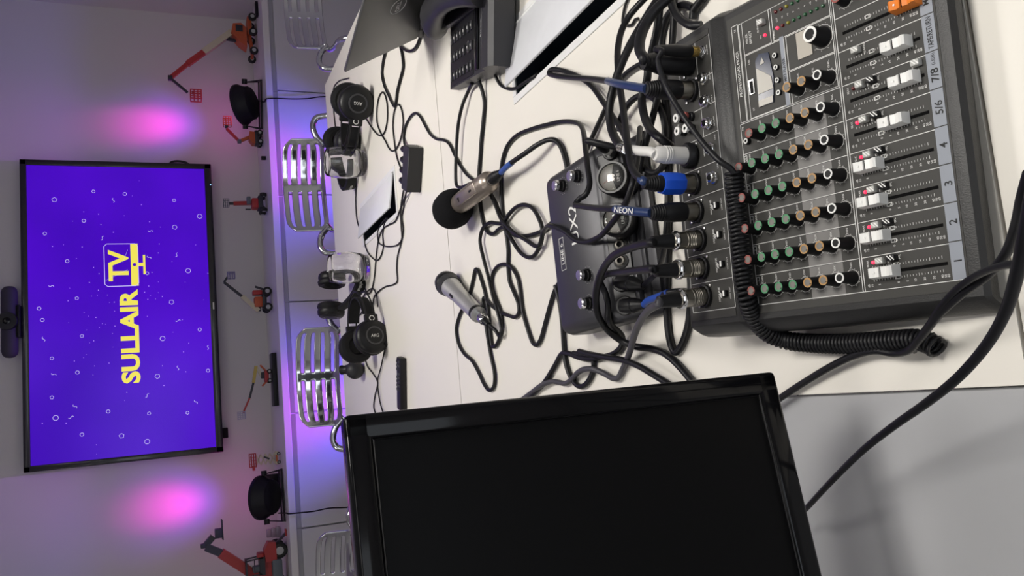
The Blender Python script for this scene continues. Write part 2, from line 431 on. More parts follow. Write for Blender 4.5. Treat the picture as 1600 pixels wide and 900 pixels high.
# TV mark: outlined set, solid base bar, stand
l0, _ = sp(190, 447); l1, _ = sp(190, 381)
_, zt = sp(163, 415); _, zm = sp(203, 415); _, zbb = sp(216, 415)
lt = MB()
ts = .088
vs, fs, w = glyphs('TV', .034); yy0 = min(v[1] for v in vs); yy1 = max(v[1] for v in vs)
tw0 = (l1-l0)*.74; kx = tw0/w; ky = ts/(yy1-yy0); xs = l0+(l1-l0)*.12; zz = zm+.006
lt.add([(xs+v[0]*kx, SF-.0002, zz+(v[1]-yy0)*ky) for v in vs], fs); lt.build('logo_letters', M_YEL, scr, smooth=0)
lb = MB()
lb.box(((l0+l1)/2, SF, (zm-.004+zbb)/2), (l1-l0, .0006, zm-.004-zbb))
lb.box(((l0+l1)/2, SF, zbb-.012), (.016, .0006, .024)); lb.box(((l0+l1)/2, SF, zbb-.027), ((l1-l0)*.46, .0006, .010))
lb.build('logo_base_bar', M_YEL, scr, smooth=0)
MB().cyl(((l0+l1)/2, SF-.0008, (zm-.004+zbb)/2), ((l0+l1)/2, SF, (zm-.004+zbb)/2), .008, n=14).build('logo_dot', M_VIO, scr)
lo_ = MB(); q = .012
loop = [(l0+q, zt), (l1-q, zt), (l1, zt-q), (l1, zbb+q), (l1-q, zbb), (l0+q, zbb), (l0, zbb+q), (l0, zt-q)]
lo_.tube([(x, SF, z) for x, z in loop], .0014, n=4, closed=True)
lo_.bar((l0+.03, SF, zt-.005), (l0+.08, SF, zm+.01), .0012, .0006); lo_.bar((l1-.09, SF, zm+.03), (l1-.03, SF, zm+.008), .0012, .0006)
lo_.build('logo_outline', M_PALE, scr, smooth=0)
# confetti on the screen: rings, squiggles, specks
big = [(85, 312), (195, 303), (272, 313), (312, 338), (70, 365), (131, 345), (273, 355), (105, 408), (230, 427), (294, 423), (120, 466), (61, 482), (268, 472),
       (66, 500), (128, 525), (254, 529), (81, 560), (121, 582), (246, 588), (325, 579), (81, 621), (87, 653), (293, 645), (128, 679), (190, 681), (169, 643), (233, 646), (230, 690), (146, 299), (312, 515)]
r_ = MB()
for i, (px, py) in enumerate(big):
    x, z = sp(px, py); r = .008 if i % 3 else .0115; n = 5 if i % 2 == 0 else 8
    r_.tube([(x+r*math.cos(2*PI*k/n+i), SF, z+r*math.sin(2*PI*k/n+i)) for k in range(n)], .0009, n=4, closed=True)
ro = r_.build('confetti_rings', M_PALE, scr, smooth=0); ro['kind'] = 'stuff'
s_ = MB()
for i, (px, py) in enumerate([(177, 313), (235, 361), (276, 398), (233, 402), (327, 425), (68, 530), (278, 501), (325, 543), (84, 585), (230, 618), (306, 628), (111, 652), (278, 575), (80, 447), (160, 372), (117, 635)]):
    x, z = sp(px, py); a = i*1.3
    s_.tube([(x+math.cos(a)*t*.022-math.sin(a)*.005*math.sin(t*6), SF, z+math.sin(a)*t*.022+math.cos(a)*.005*math.sin(t*6)) for t in [k/5-.5 for k in range(6)]], .0009, n=4)
so = s_.build('confetti_squiggles', M_PALE, scr, smooth=0); so['kind'] = 'stuff'
d_ = MB(); rr = random.Random(7)
for i in range(150):
    a = rr.uniform(0, 2*PI); rad = abs(rr.gauss(0, .5))
    x = .04+math.cos(a)*rad*.72; z = math.sin(a)*rad*.42
    if abs(x) < sw/2-.02 and abs(z) < sh/2-.02 and not (l0-.02 < x < l1+.02 and zbb-.04 < z < zt+.01) and not (xa-.02 < x < xb+.02 and abs(z-zc) < .06):
        s = rr.choice((.0025, .003, .004)); d_.box((x, SF, z), (s, .0004, s), M=None)
do = d_.build('confetti_specks', M_LIL, scr, smooth=0); do['kind'] = 'stuff'
x, z = sp(329, 289); MB().cyl((x, -.0135, z), (x, -.010, z), .0025, n=10).build('standby_light', mat('led_blue', (.1, .2, .9), .3, emit=(.2, .4, 1), estr=3), tv)
x, z = sp(335.5, 478); MB().box((x, -.0112, -th/2+b1*.5), (.035, .0012, .006)).build('bezel_badge', M_CHROME, tv)
MB().tube(smooth_path([(tw/2-.10, .02, th/2*-.62), (tw/2+.012, .03, -th/2*.55), (tw/2+.016, .03, -th/2*.72), (tw/2-.02, .03, -th/2*.8)]), .006, n=8).build('cable_loop', M_BLACKPL, tv)
MB().rbox((0, .06-.012, 0), (.4, .04-.022, .3), .004).build('wall_bracket', M_BLACKMT, tv)
MB().rbox((-tw/2+.09, .03, -th/2-.012), (.05, .02, .03), .003).build('lower_bracket', M_BLACKMT, tv)

# webcam bar on the television
wc = WY(15, 503, 4.262)
wb = thing('webcam_bar', 'dark grey conference camera bar with round lens above the television', 'webcam', (wc.x, 4.262, tz1))
M_WC = mat('webcam_fabric', (0.035, 0.033, 0.04), 0.7, bump=.3, bscale=700)
wl = .165
WM = TR(0, 0, wc.z-tz1) @ RY(PI/2)
MB().lathe([(0, -wl), (.018, -wl+.003), (.030, -wl+.014), (.034, -wl+.03), (.034, wl-.03), (.030, wl-.014), (.018, wl-.003), (0, wl)], WM, 20).build('bar', M_WC, wb)
le = MB().lathe([(0, .03), (.040, .03), (.042, .012), (.040, -.012), (.030, -.026), (.014, -.032), (0, -.033)], TR(0, -.018, wc.z-tz1+.004) @ RX(-PI/2) @ RX(PI), 24).build('lens_housing', M_BLACKPL, wb)
MB().lathe([(0, 0), (.016, 0), (.016, .003), (0, .006)], TR(0, -.052, wc.z-tz1+.004) @ RX(PI/2), 20).build('lens', M_GLOSS, le)
MB().rbox((0, .0, .006), (.15, .05, .010), .002).build('bracket_foot', M_BLACKPL, wb)
MB().rbox((0, .03, -.03), (.12, .008, .08), .002).build('bracket_clip', M_BLACKPL, wb)
MB().rbox((0, .0, .018), (.05, .03, .026), .003).build('bracket_neck', M_BLACKPL, wb)
# ================================================================== PAR LIGHTS ON THE LEDGE
M_PAR = mat('par_housing', (0.009, 0.008, 0.014), 0.5, var=0.1, spec=0.3)
M_LENS = mat('par_lens', (0.3, 0.02, 0.2), 0.2, emit=(1.0, 0.08, 0.75), estr=3.0)
def par_light(x, y, label, target, tilt_deg, yaw, with_light=True, z=LZ, group='stage lights on the credenza', side=1, power=1.0, blue=1.0, spot=(30, 60), vio=(0.28, 0.05, 1.0)):
    t = thing('stage_light', label, 'stage light', (x, y, z), (0, 0, yaw), group)
    hub = Vector((0, 0, .080))
    d = (Vector(target)-Vector((x, y, z+.080)))
    dl = RZm(-yaw) @ d.normalized()
    R = dl.to_track_quat('Z', 'Y').to_matrix().to_4x4()
    H = TR(*hub) @ R
    hs = MB().lathe([(0, -.048), (.060, -.048), (.078, -.040), (.086, -.014), (.098, .010), (.102, .014), (.102, .028), (.096, .028), (.094, .018), (0, .018)], H, 32)
    ho = hs.build('housing', M_PAR, t, smooth=30)
    fn = MB()
    for k in range(12): fn.box((.077*math.cos(k*PI/6), .077*math.sin(k*PI/6), -.026), (.010, .004, .026), H @ TR(0, 0, 0))
    fn.build('cooling_fins', M_PAR, ho)
    MB().lathe([(0, .0190), (.093, .0190), (.093, .0215), (0, .0225)], H, 32).build('lens', M_LENS, ho)
    for s in (-1, 1):
        yk = MB()
        yk.bar((s*.106, 0, .080), (s*.118, -.045, .004), .004, .022, ref=(0, 1, 0)); yk.bar((s*.106, 0, .080), (s*.118, .060, .004), .004, .022, ref=(0, 1, 0))
        yk.build('yoke_leg', M_PAR, t)
        MB().cyl((s*.098, 0, .080), (s*.122, 0, .080), .013, n=14).build('tilt_knob', M_BLACKPL, t)
    for yy in (-.045, .060): MB().rbox((0, yy, .006), (.240, .022, .006), .001, 1).build('foot_bar', M_PAR, t)
    if with_light:
        o = Vector((x, y, z+.080)) + d.normalized()*.05
        for nm, col, en, ang, bl in (('magenta_beam', (1.0, 0.015, 0.50), power, math.radians(spot[0]), 1.0), ('violet_beam', vio, blue, math.radians(spot[1]), 1.0)):
            l = bpy.data.lights.new(nm, 'SPOT'); l.energy = en; l.color = col; l.spot_size = ang; l.spot_blend = bl; l.shadow_soft_size = .05
            lo = bpy.data.objects.new(nm, l); COL.objects.link(lo); lo.location = o
            lo.rotation_euler = (-d).to_track_quat('Z', 'Y').to_euler()
    return t
p1 = WY(390, 163, 4.06); p2 = WY(424, 776, 4.02)
s1 = WY(232, 195, RY1); s2 = WY(262, 790, RY1)
par_light(p1.x, 4.06, 'black round stage light on the credenza between the two orange boom lifts', s1, 0, -.30, power=17, blue=8.0)
par_light(p2.x, 4.02, 'black round stage light on the credenza between the scissor lift and the red telehandler', s2, 0, .12, power=17, blue=8.0)
# two unseen floor lamps, added as a source for the cabinets' violet glow
f1 = WY(447, 262, LF); f2 = WY(462, 636, LF)
for f, s in ((f1, 'below the tiny cube'), (f2, 'below the display plinth')):
    par_light(f.x, 3.42, 'unseen floor stage light added to wash the cabinet %s violet' % s, (f.x, LF, .80), 0, 0, z=0.0, group='unseen stage lights added on the floor', power=20.0, blue=44, spot=(40, 76), vio=(0.13, 0.09, 1.0))
# their power cords
def wpath(name, label, cat, pts, r, material, group=None, n=8, sub=6):
    P = smooth_path(pts, sub); o = Vector(pts[0])
    mb = MB().tube([p-o for p in P], r, n=n); ob = mb.build(name, material); ob.location = o
    return tag(ob, label, cat, group)
cp = [WY(408, 158, 4.0)]
cp[0].z = LZ+.012
wpath('power_cable', 'thin black power cord hanging from the stage light beside the small orange lift', 'cord',
      [cp[0], Vector((WY(412, 155, LF).x, LF+.03, LZ+.005)), Vector((WY(413, 155, LF).x, LF-.006, LZ+.001))]+[WY(px, py, LF-.012) for px, py in ((430, 153.5), (455, 154.5), (480, 154), (505, 151))]+[Vector((WY(505, 151, LF).x, LF-.012, .25))], .0032, M_THIN, 'stage light power cords')
cp = WY(440, 800, 4.0)
wpath('power_cable', 'thin black power cord hanging from the stage light beside the scissor lift', 'cord',
      [Vector((cp.x, 3.97, LZ+.03)), Vector((WY(452, 802, LF).x, LF+.02, LZ+.008)), Vector((WY(455, 802, LF).x, LF-.006, LZ+.0))]+[WY(px, py, LF-.012) for px, py in ((470, 801), (490, 799), (515, 794), (540, 793))]+[Vector((WY(540, 793, LF).x, LF-.012, .25))], .0032, M_THIN, 'stage light power cords')

# ================================================================== MODEL LIFTS ON THE LEDGE
M_ORANGE = mat('model_orange', (0.52, 0.10, 0.03), 0.45)
M_RED = mat('model_red', (0.42, 0.03, 0.03), 0.45)
M_CREAM = mat('model_cream', (0.60, 0.55, 0.40), 0.5)
M_DARK = mat('model_dark', (0.03, 0.03, 0.04), 0.5)
M_TYRE = mat('model_tyre', (0.02, 0.02, 0.02), 0.8)
M_HUBW = mat('model_hub', (0.45, 0.45, 0.45), 0.5)
M_MODGREY = mat('model_grey', (0.12, 0.14, 0.16), 0.5)
def model(name, label, x, y, group='model lifts on the credenza', rz=0.0):
    return thing(name, label, 'model lift', (x, y, LZ), (0, 0, rz), group)
def wheel(t, x, y, r, w, axis='Y'):
    A = RX(PI/2) if axis == 'Y' else RY(PI/2)
    o = MB().lathe([(0, -w/2), (r*.8, -w/2), (r, -w/2+w*.2), (r, w/2-w*.2), (r*.8, w/2), (0, w/2)], TR(x, y, r) @ A, 20).build('wheel', M_TYRE, t)
    MB().lathe([(0, -w/2-.001), (r*.5, -w/2-.001), (r*.5, w/2+.001), (0, w/2+.001)], TR(x, y, r) @ A, 14).build('hub', M_HUBW, o)
def basket(t, c, w, d, h, material, M=None):
    b = MB(); x, y, z = c; r = h*.045
    if M is None: M = Matrix.Identity(4)
    for sx in (-1, 1):
        for sy in (-1, 1): b.box((x+sx*w/2, y+sy*d/2, z+h/2), (r*2, r*2, h), M)
    for k in (0.35, .68, 1):
        for s in (-1, 1):
            b.box((x+s*w/2, y, z+h*k), (r*1.8, d, r*1.8), M); b.box((x, y+s*d/2, z+h*k), (w, r*1.8, r*1.8), M)
    for s in (-1, 0, 1): b.box((x+s*w/4, y-d/2, z+h/2), (r*1.5, r*1.5, h), M)
    b.box((x, y, z+r), (w+r, d+r, r*2.4), M)
    b.box((x+w*.2, y-d*.3, z+h*.75), (w*.3, d*.25, h*.22), M)
    return b.build('basket', material, t)
def dz(px, py, y):
    p = WY(px, py, y); return p
# -- large telescopic boom lift at the right
Y = 4.14
e = dz(266, 122, Y); bk = dz(300, 148, Y); sh = dz(372, 44, Y); jn = dz(318, 82, Y); j2 = dz(293, 100, Y)
base = dz(384, 62, Y)
t = model('boom_lift_model', 'large orange model boom lift with cream and red telescopic boom, by the corner', base.x, Y)
L = lambda p: Vector((p.x-base.x, 0, p.z-LZ))
w1, w2, w3 = L(dz(392, 34, Y)), L(dz(396, 56, Y)), L(dz(394, 86, Y))
for wx in (w1.x, w2.x-.005, w3.x):
    wheel(t, wx, -.055, .020, .022); wheel(t, wx, .055, .020, .022)
ch = MB().rbox(((w1.x+w2.x)/2, 0, .034), (abs(w1.x-w2.x)+.02, .085, .022), .004); ch.bar((w2.x-.01, 0, .034), (w3.x, 0, .022), .03, .016); ch.bar((w3.x, -.05, .022), (w3.x, .05, .022), .012, .012); ch.build('chassis', M_ORANGE, t)
tu = MB(); tu.prism([(-.055, .05), (.05, .05), (.072, .075), (.066, .115), (.02, .125), (-.03, .085)], -.038, .038, RX(PI/2)); tu.build('turret', M_ORANGE, t)
MB().rbox((.042, -.0385, .085), (.035, .006, .035), .002).build('side_panel', M_DARK, t)
S0, J, J2, E0, B0 = L(sh), L(jn), L(j2), L(e), L(bk)
S0 = Vector((.035, 0, .118))
MB().bar(S0, J, .030, .030).build('boom_outer', M_CREAM, t); MB().bar(J, J2, .026, .026).build('boom_middle', M_RED, t); MB().bar(J2, E0, .019, .019).build('boom_tip', M_RED, t)
MB().bar(Vector((-.01, 0, .10)), S0.lerp(J, .3), .014, .014).build('lift_cylinder', M_DARK, t)
jb = MB(); jb.bar(E0, B0+Vector((.01, 0, .02)), .011, .011); jb.rbox(E0, (.022, .03, .022), .004); jb.build('jib', M_DARK, t)
basket(t, (B0.x-.004, 0, B0.z-.045), .045, .05, .052, M_RED)
# -- small articulated lift
Y = 4.10
base = dz(402, 216, Y)
t = model('boom_lift_model', 'small orange model lift with a folded two-part arm, between a stage light and the television', base.x, Y)
L = lambda px, py: Vector((dz(px, py, Y).x-base.x, 0, dz(px, py, Y).z-LZ))
for sx in (-.026, .020):
    for sy in (-.03, .03): wheel(t, sx, sy, .014, .012)
MB().rbox((-.002, 0, .028), (.072, .05, .022), .004).build('chassis', M_DARK, t)
MB().prism([(-.035, .036), (.025, .036), (.028, .062), (-.012, .066), (-.035, .05)], -.024, .024, RX(PI/2)).build('turret', M_ORANGE, t)
A, B, Cc = L(393, 213), L(374, 221), L(354, 201)
MB().bar(A, B, .014, .014).build('lower_arm', M_ORANGE, t); MB().bar(B, Cc, .012, .012).build('upper_arm', M_RED, t)
MB().rbox(B, (.02, .02, .02), .004).build('elbow_joint', M_MODGREY, t); MB().rbox(Cc+Vector((.012, 0, 0)), (.018, .018, .014), .003).build('basket_joint', M_DARK, t)
basket(t, (Cc.x+.036, 0, Cc.z-.024), .044, .035, .038, M_ORANGE)
# -- tiny black cube
cp = WY(408, 247, 4.0)
tag(MB().rbox((0, 0, .011), (.017, .017, .022), .002).build('small_cube', M_BLACKPL), 'tiny black cube standing alone on the credenza between two model lifts', 'cube').location = (cp.x, 4.0, LZ)
# -- front-facing lift, straight mast
Y = 4.08
base = dz(408, 318, Y)
t = model('boom_lift_model', 'small model lift seen head-on, red mast rising straight up, under the television', base.x, Y)
L = lambda px, py: Vector((dz(px, py, Y).x-base.x, 0, dz(px, py, Y).z-LZ))
for sx in (-.040, .036):
    for sy in (-.035, .035): wheel(t, sx, sy, .017, .016, 'X')
MB().rbox((0, 0, .03), (.062, .09, .024), .004).build('chassis', M_DARK, t)
MB().rbox((-.006, -.012, .056), (.05, .06, .032), .006).build('turret', M_RED, t)
MB().bar((-.045, -.04, .004), (-.015, -.03, .03), .012, .01).build('outrigger', M_DARK, t)
tp = L(358, 318)
MB().bar((.002, 0, .07), (tp.x, 0, tp.z-.02), .016, .018).build('mast', M_RED, t); MB().bar((tp.x, 0, tp.z-.03), (tp.x, 0, tp.z), .011, .012).build('mast_tip', M_DARK, t)
MB().rbox((.01, -.02, .085), (.035, .03, .018), .003).build('boom_foot', M_MODGREY, t)
MB().bar((-.03, 0, .075), (-.03, 0, .10), .006, .006).build('lever', M_DARK, t)
basket(t, (tp.x+.002, 0, tp.z), .036, .03, .026, M_MODGREY)
# -- articulated lift with cream boom
Y = 4.08
base = dz(414, 468, Y)
t = model('boom_lift_model', 'model rough-terrain lift with cream and black boom raised in front of the television edge', base.x, Y)
L = lambda px, py: Vector((dz(px, py, Y).x-base.x, 0, dz(px, py, Y).z-LZ))
for sx in (-.042, .036):
    for sy in (-.034, .034): wheel(t, sx, sy, .021, .02)
MB().rbox((0, 0, .034), (.09, .05, .02), .004).build('chassis', M_DARK, t)
tu = MB().rbox((-.012, 0, .062), (.05, .055, .038), .006); tu.build('turret', M_ORANGE, t)
MB().rbox((.034, 0, .065), (.022, .05, .044), .004).build('cab_frame', M_RED, t)
MB().bar((.045, -.02, .03), (.062, -.02, .075), .008, .01).build('outrigger', M_DARK, t)
A, B, Cc, D = L(404, 486), L(378, 463), L(350, 441), L(357, 433)
MB().bar(A, B, .022, .022).build('boom_outer', M_CREAM, t); MB().bar(B, Cc, .012, .012).build('boom_tip', M_DARK, t); MB().bar(Cc, D+Vector((0,0,.005)), .010, .010).build('jib', M_DARK, t)
MB().bar((-.03, 0, .06), A, .02, .02).build('boom_foot', M_DARK, t)
basket(t, (D.x+.008, 0, D.z-.030), .030, .03, .034, mat('model_violet_grey', (.20, .18, .34), .5))
# -- lift on a black display plinth
Y = 4.04
b1_, b2_ = dz(428, 552, Y), dz(436, 634, Y)
pl = tag(MB().rbox((0, 0, .011), (b1_.x-b2_.x, .10, .022), .002).build('display_plinth', M_BLACKPL), 'black display plinth carrying a small model lift', 'plinth'); pl.location = ((b1_.x+b2_.x)/2, Y, LZ)
base = dz(415, 588, Y)
t = thing('boom_lift_model', 'model lift with yellow and red boom, mounted on a black display plinth', 'model lift', (base.x, Y, LZ+.022), group='model lifts on the credenza')
L = lambda px, py: Vector((dz(px, py, Y).x-base.x, 0, dz(px, py, Y).z-LZ-.022))
for sx in (-.022, .022):
    for sy in (-.02, .02): wheel(t, sx, sy, .011, .010)
MB().rbox((0, 0, .024), (.055, .035, .02), .004).build('chassis', M_RED, t)
mm = MB(); mm.bar((-.02, 0, .02), (-.045, 0, .045), .008, .008); mm.bar((.02, 0, .02), (.055, 0, .05), .008, .008); mm.build('outriggers', M_ORANGE, t)
MB().rbox((.006, 0, .040), (.03, .03, .018), .004).build('turret', M_DARK, t)
A, B, Cc, D = Vector((.018, 0, .056)), L(396, 598), L(386, 632), L(380, 645)
A2 = L(400, 572)
MB().bar(Vector((.0, 0, .045)), A2, .013, .013).build('boom_foot', M_CREAM, t)
MB().bar(A2, B, .014, .014).build('boom_outer', mat('model_yellow', (.55, .42, .10), .5), t); MB().bar(B, L(390, 622), .010, .010).build('boom_middle', M_DARK, t); MB().bar(L(390, 622), D, .008, .008).build('boom_tip', M_RED, t)
basket(t, (D.x-.012, 0, D.z-.010), .034, .03, .034, mat('model_pale', (.42, .40, .55), .5))
# -- scissor lift
Y = 4.06
base = dz(436, 715, Y)
t = model('scissor_lift_model', 'model scissor lift with cream scissor arms and red platform', base.x, Y)
L = lambda px, py: Vector((dz(px, py, Y).x-base.x, 0, dz(px, py, Y).z-LZ))
for sx in (-.020, .020):
    for sy in (-.016, .016): wheel(t, sx, sy, .008, .008)
MB().rbox((0, 0, .016), (.062, .034, .016), .003).build('chassis', M_CREAM, t)
MB().rbox((0, -.018, .018), (.03, .004, .008), .001).build('side_plate', M_ORANGE, t)
ztop = L(400, 715).z; nst = 4; hz = (ztop-.024)/nst
for k in range(nst):
    z0 = .024+hz*k
    for s in (-1, 1):
        for yy in (-.013, .013):
            MB().bar((-.024*s, yy, z0), (.024*s, yy, z0+hz), .0045, .0035, ref=(0, 1, 0)).build('scissor_arm', M_CREAM, t)
basket(t, (.0, 0, ztop), .062, .03, .030, M_RED)
MB().rbox((-.036, 0, ztop+.012), (.022, .024, .012), .002).build('platform_extension', M_RED, t)
MB().bar((.0, -.01, .05), (.012, -.01, .075), .010, .008).build('hydraulic_ram', M_DARK, t)
# -- red telehandler, largest, at the left
Y = 4.02
base = dz(438, 872, Y)
t = model('telehandler_model', 'large red model telehandler with a black fork carriage raised high', base.x, Y)
L = lambda px, py: Vector((dz(px, py, Y).x-base.x, 0, dz(px, py, Y).z-LZ))
for sx in (-.115, .045):
    for sy in (-.055, .055): wheel(t, sx, sy, .036, .034)
MB().rbox((-.035, 0, .045), (.20, .075, .03), .006).build('chassis', M_RED, t)
MB().rbox((-.035, -.06, .05), (.09, .04, .045), .008).build('engine_cover', M_MODGREY, t)
MB().prism([(.004, .05), (.085, .052), (.09, .085), (.055, .105), (.004, .098)], .012, .075, RX(PI/2)).build('front_cowl', M_RED, t)
MB().prism([(-.10, .06), (.012, .06), (.02, .1), (-.02, .125), (-.11, .12)], .006, .05, RX(PI/2)).build('body', M_RED, t)
cab = MB()
cz0, cz1 = .118, .182
for (x, y) in ((.025, -.065), (.025, -.005), (-.045, -.065), (-.045, -.005)): cab.bar((x, y, cz0), (x-.006, y, cz1), .006, .006)
cab.box((-.014, -.035, cz1), (.075, .066, .007)); cab.box((-.012, -.035, cz0-.004), (.08, .066, .024)); cab.box((-.014, -.068, cz0+.03), (.07, .003, .004))
cab.build('cab', M_DARK, t)
MB().rbox((.030, -.035, .118), (.03, .066, .03), .006).build('cab_nose', M_RED, t)
MB().rbox((-.025, -.035, .138), (.03, .04, .035), .008).build('seat', M_MODGREY, t)
A, B, Cc, D = L(420, 912), L(345, 864), L(317, 853), L(338, 834)
MB().bar(A, B, .040, .042).build('boom_outer', M_RED, t); MB().bar(B, L(322, 855), .030, .032).build('boom_inner', M_DARK, t)
hd = MB(); hd.bar(L(319, 855), L(333, 838), .024, .028); hd.rbox(Cc, (.02, .03, .02), .004); hd.build('boom_head', M_DARK, t)
cg = MB(); q = L(342, 833)
cg.rbox(q, (.040, .05, .034), .003); cg.bar(q+Vector((-.03, -.02, -.016)), q+Vector((.058, -.02, -.014)), .006, .010, ref=(0, 1, 0)); cg.bar(q+Vector((-.03, .02, -.016)), q+Vector((.058, .02, -.014)), .006, .010, ref=(0, 1, 0)); cg.build('fork_carriage', M_DARK, t)
MB().bar((-.09, -.024, .06), A.lerp(B, .55)+Vector((0, 0, -.03)), .014, .014).build('lift_cylinder', M_STEEL, t)
st = MB(); st.bar((.075, -.05, .05), (.115, -.055, .004), .014, .010); st.build('outrigger', M_DARK, t)
MB().rbox((.120, -.055, .004), (.03, .03, .006), .001).build('outrigger_foot', M_RED, t)
# small things near the stage lights
q = WY(427, 748, 4.16)
o = tag(MB().rbox((0, 0, .030), (.045, .05, .060), .003).build('small_box', M_BLACKPL), 'small black box behind the stage light nearest the scissor lift', 'box'); o.location = (q.x, 4.17, LZ)
q = WY(427, 832, 4.2)
t = thing('glass_figure', 'small clear stacked glass block between the red telehandler and its neighbouring stage light', 'figurine', (q.x, 4.2, LZ))
M_CLEARISH = mat('frosted_block', (.50, .49, .50), .25, trans=.5)
for k in range(3): MB().rbox((0, 0, .012+.022*k), (.05-.006*k, .03, .02), .003).build('block', M_CLEARISH, t)
q = WY(401, 22, 4.05)
o = tag(MB().rbox((0, 0, .007), (.075, .03, .014), .002).build('dark_bar', M_BLACKPL), 'flat black bar lying on the credenza by the room corner', 'bar'); o.location = (q.x, 4.0, LZ)

# ================================================================== ALUMINIUM CHAIRS
def make_chair():
    t = thing('slotted_chair', 'x', 'chair')
    HW, Z0, Z1 = .190, .700, .865
    def cv(s, z): return Vector((s, .065-1.55*s*s+.12*(z-Z0)*1.0, z))      # curved, hugging the sitter who faces -y
    # one cast plate with two columns of four slots
    half = [.04, .085, .12, .2, .35, .5, .65, .78, .84, .885, .93, .965, 1.0]
    S = [-q for q in reversed(half)]+half
    rows = [0, .035, .09, .12]
    for k in range(4): rows += [.12+.23*k+.015, .12+.23*k+.055, .12+.23*k+.07] + ([.12+.23*k+.10, .12+.23*k+.20, .12+.23*(k+1)] if k < 3 else [])
    rows = sorted(set(round(r, 4) for r in rows+[.91, .965, 1.0]))
    slots = [(.12+.23*k, .12+.23*k+.07) for k in range(4)]
    pm = MB(); vs = []
    for s_ in S:
        g_ = 1-.42*max(0, (abs(s_)-.72)/.28)**2.3
        for r in rows:
            z = (Z0+Z1)/2 + (r-.5)*(Z1-Z0)*g_
            vs.append(cv(s_*HW, z))
    nr = len(rows); fs = []
    for i in range(len(S)-1):
        sm = (S[i]+S[i+1])/2
        for j in range(nr-1):
            rm = (rows[j]+rows[j+1])/2
            if .085 < abs(sm) < .885 and any(a_ < rm < b_ for a_, b_ in slots): continue
            fs.append((i*nr+j, (i+1)*nr+j, (i+1)*nr+j+1, i*nr+j+1))
    pm.add(vs, fs); bo_ = pm.build('backrest', M_ALU, t, smooth=80)
    md = bo_.modifiers.new('thickness', 'SOLIDIFY'); md.thickness = .008; md.offset = 0
    md = bo_.modifiers.new('soften', 'SUBSURF'); md.levels = 2; md.render_levels = 2
    # arms: post from the back corner, hoop out and forward
    for s in (-1, 1):
        c = cv(s*(HW-.03), Z0+.012)
        MB().tube(smooth_path([c, c+Vector((s*.022, 0, -.018)), c+Vector((s*.03, -.03, -.03)), c+Vector((s*.03, -.10, -.05)), Vector((s*.20, -.12, .56)), Vector((s*.17, -.14, .47))], 5), .0105, n=10).build('side_post', M_ALU, t)
        MB().tube(smooth_path([c+Vector((s*.010, 0, -.006)), c+Vector((s*.040, .0, .020)), c+Vector((s*.085, -.004, .032)), c+Vector((s*.115, -.012, .018)), c+Vector((s*.124, -.03, -.03)), Vector((s*.285, -.16, .645)), Vector((s*.285, -.26, .640)), Vector((s*.26, -.30, .60)), Vector((s*.215, -.30, .48))], 6), .0125, n=10).build('armrest', M_ALU, t)
    # seat
    se = MB(); n = 10
    for k in range(7):
        y = -.40+.44*k/7
        se.ribbon([Vector((-.20+.40*i/n, y+.03, .455+.9*((-.20+.40*i/n)**2)*.5)) for i in range(n+1)], (0, 1, 0), .046, .008)
    se.build('seat', M_ALU, t)
    sf = MB()
    for s in (-1, 1): sf.bar((s*.20, -.41, .468), (s*.20, .06, .468), .02, .012)
    sf.bar((-.2, -.16, .450), (.2, -.16, .450), .03, .02); sf.build('seat_frame', M_ALU, t)
    MB().cyl((0, -.16, .06), (0, -.16, .45), .022, .018).build('gas_column', M_STEEL, t)
    for k in range(5):
        a = 2*PI*k/5+.3; q = Vector((math.cos(a)*.28, -.16+math.sin(a)*.28, .065))
        MB().bar((0, -.16, .085), q, .035, .022).build('base_arm', M_ALU, t)
        MB().lathe([(0, -.012), (.022, -.012), (.026, -.006), (.026, .006), (.022, .012), (0, .012)], TR(q.x, q.y, .026) @ RZm(a) @ RX(PI/2), 16).build('caster', M_BLACKPL, t)
    return t
ch0 = make_chair()
chairs = [(0.884, 3.16, 0.0, 0, 'aluminium slotted-back chair behind the water glass nearest the laptop, lit violet'),
          (0.118, 3.13, -.10, -.004, 'aluminium slotted-back chair behind the small black ball, right beside the monitor'),
          (1.645, 3.18, .12, -.045, 'aluminium slotted-back chair behind the open laptop, cut by the frame'),
          (-.64, 3.10, -.20, -.03, 'aluminium slotted-back chair half hidden behind the black monitor, below the red telehandler')]
for i, (x, y, rz, z, lab) in enumerate(chairs):
    o = ch0 if i == 0 else dup(ch0)
    o.location = (x, y, 0); o.rotation_euler = (0, 0, rz); o['label'] = lab; o['group'] = 'aluminium chairs along the far side of the table'
    if z: o.scale = (1, 1, 1+z/.85)
# ================================================================== MIXING CONSOLE
M_MIXB = mat('mixer_body', (0.019, 0.019, 0.0195), 0.42, spec=0.32, var=0.10, scale=25, bump=0.12, bscale=900)
M_MIXP = mat('mixer_panel', (0.043, 0.042, 0.039), 0.5, var=0.05, scale=30, spec=0.28)
M_PANELG = mat('panel_grey', (0.16, 0.155, 0.15), 0.5)
M_STRIP = mat('label_strip', (0.24, 0.26, 0.30), 0.5)
M_KNOB = mat('knob_black', (0.006, 0.006, 0.007), 0.45, spec=0.25)
M_KGREY = mat('knob_cap_grey', (0.17, 0.16, 0.145), 0.6)
M_KRED = mat('knob_red', (0.26, 0.055, 0.045), 0.55)
M_KGREEN = mat('knob_green', (0.055, 0.26, 0.11), 0.5)
M_KOR = mat('knob_orange', (0.42, 0.23, 0.075), 0.5)
M_KWH = mat('knob_white', (0.75, 0.75, 0.73), 0.4)
M_FAD = mat('fader_white', (0.78, 0.78, 0.76), 0.35)
M_FADO = mat('fader_orange', (0.72, 0.20, 0.02), 0.4)
M_BTN = mat('button_pale', (0.42, 0.42, 0.40), 0.5)
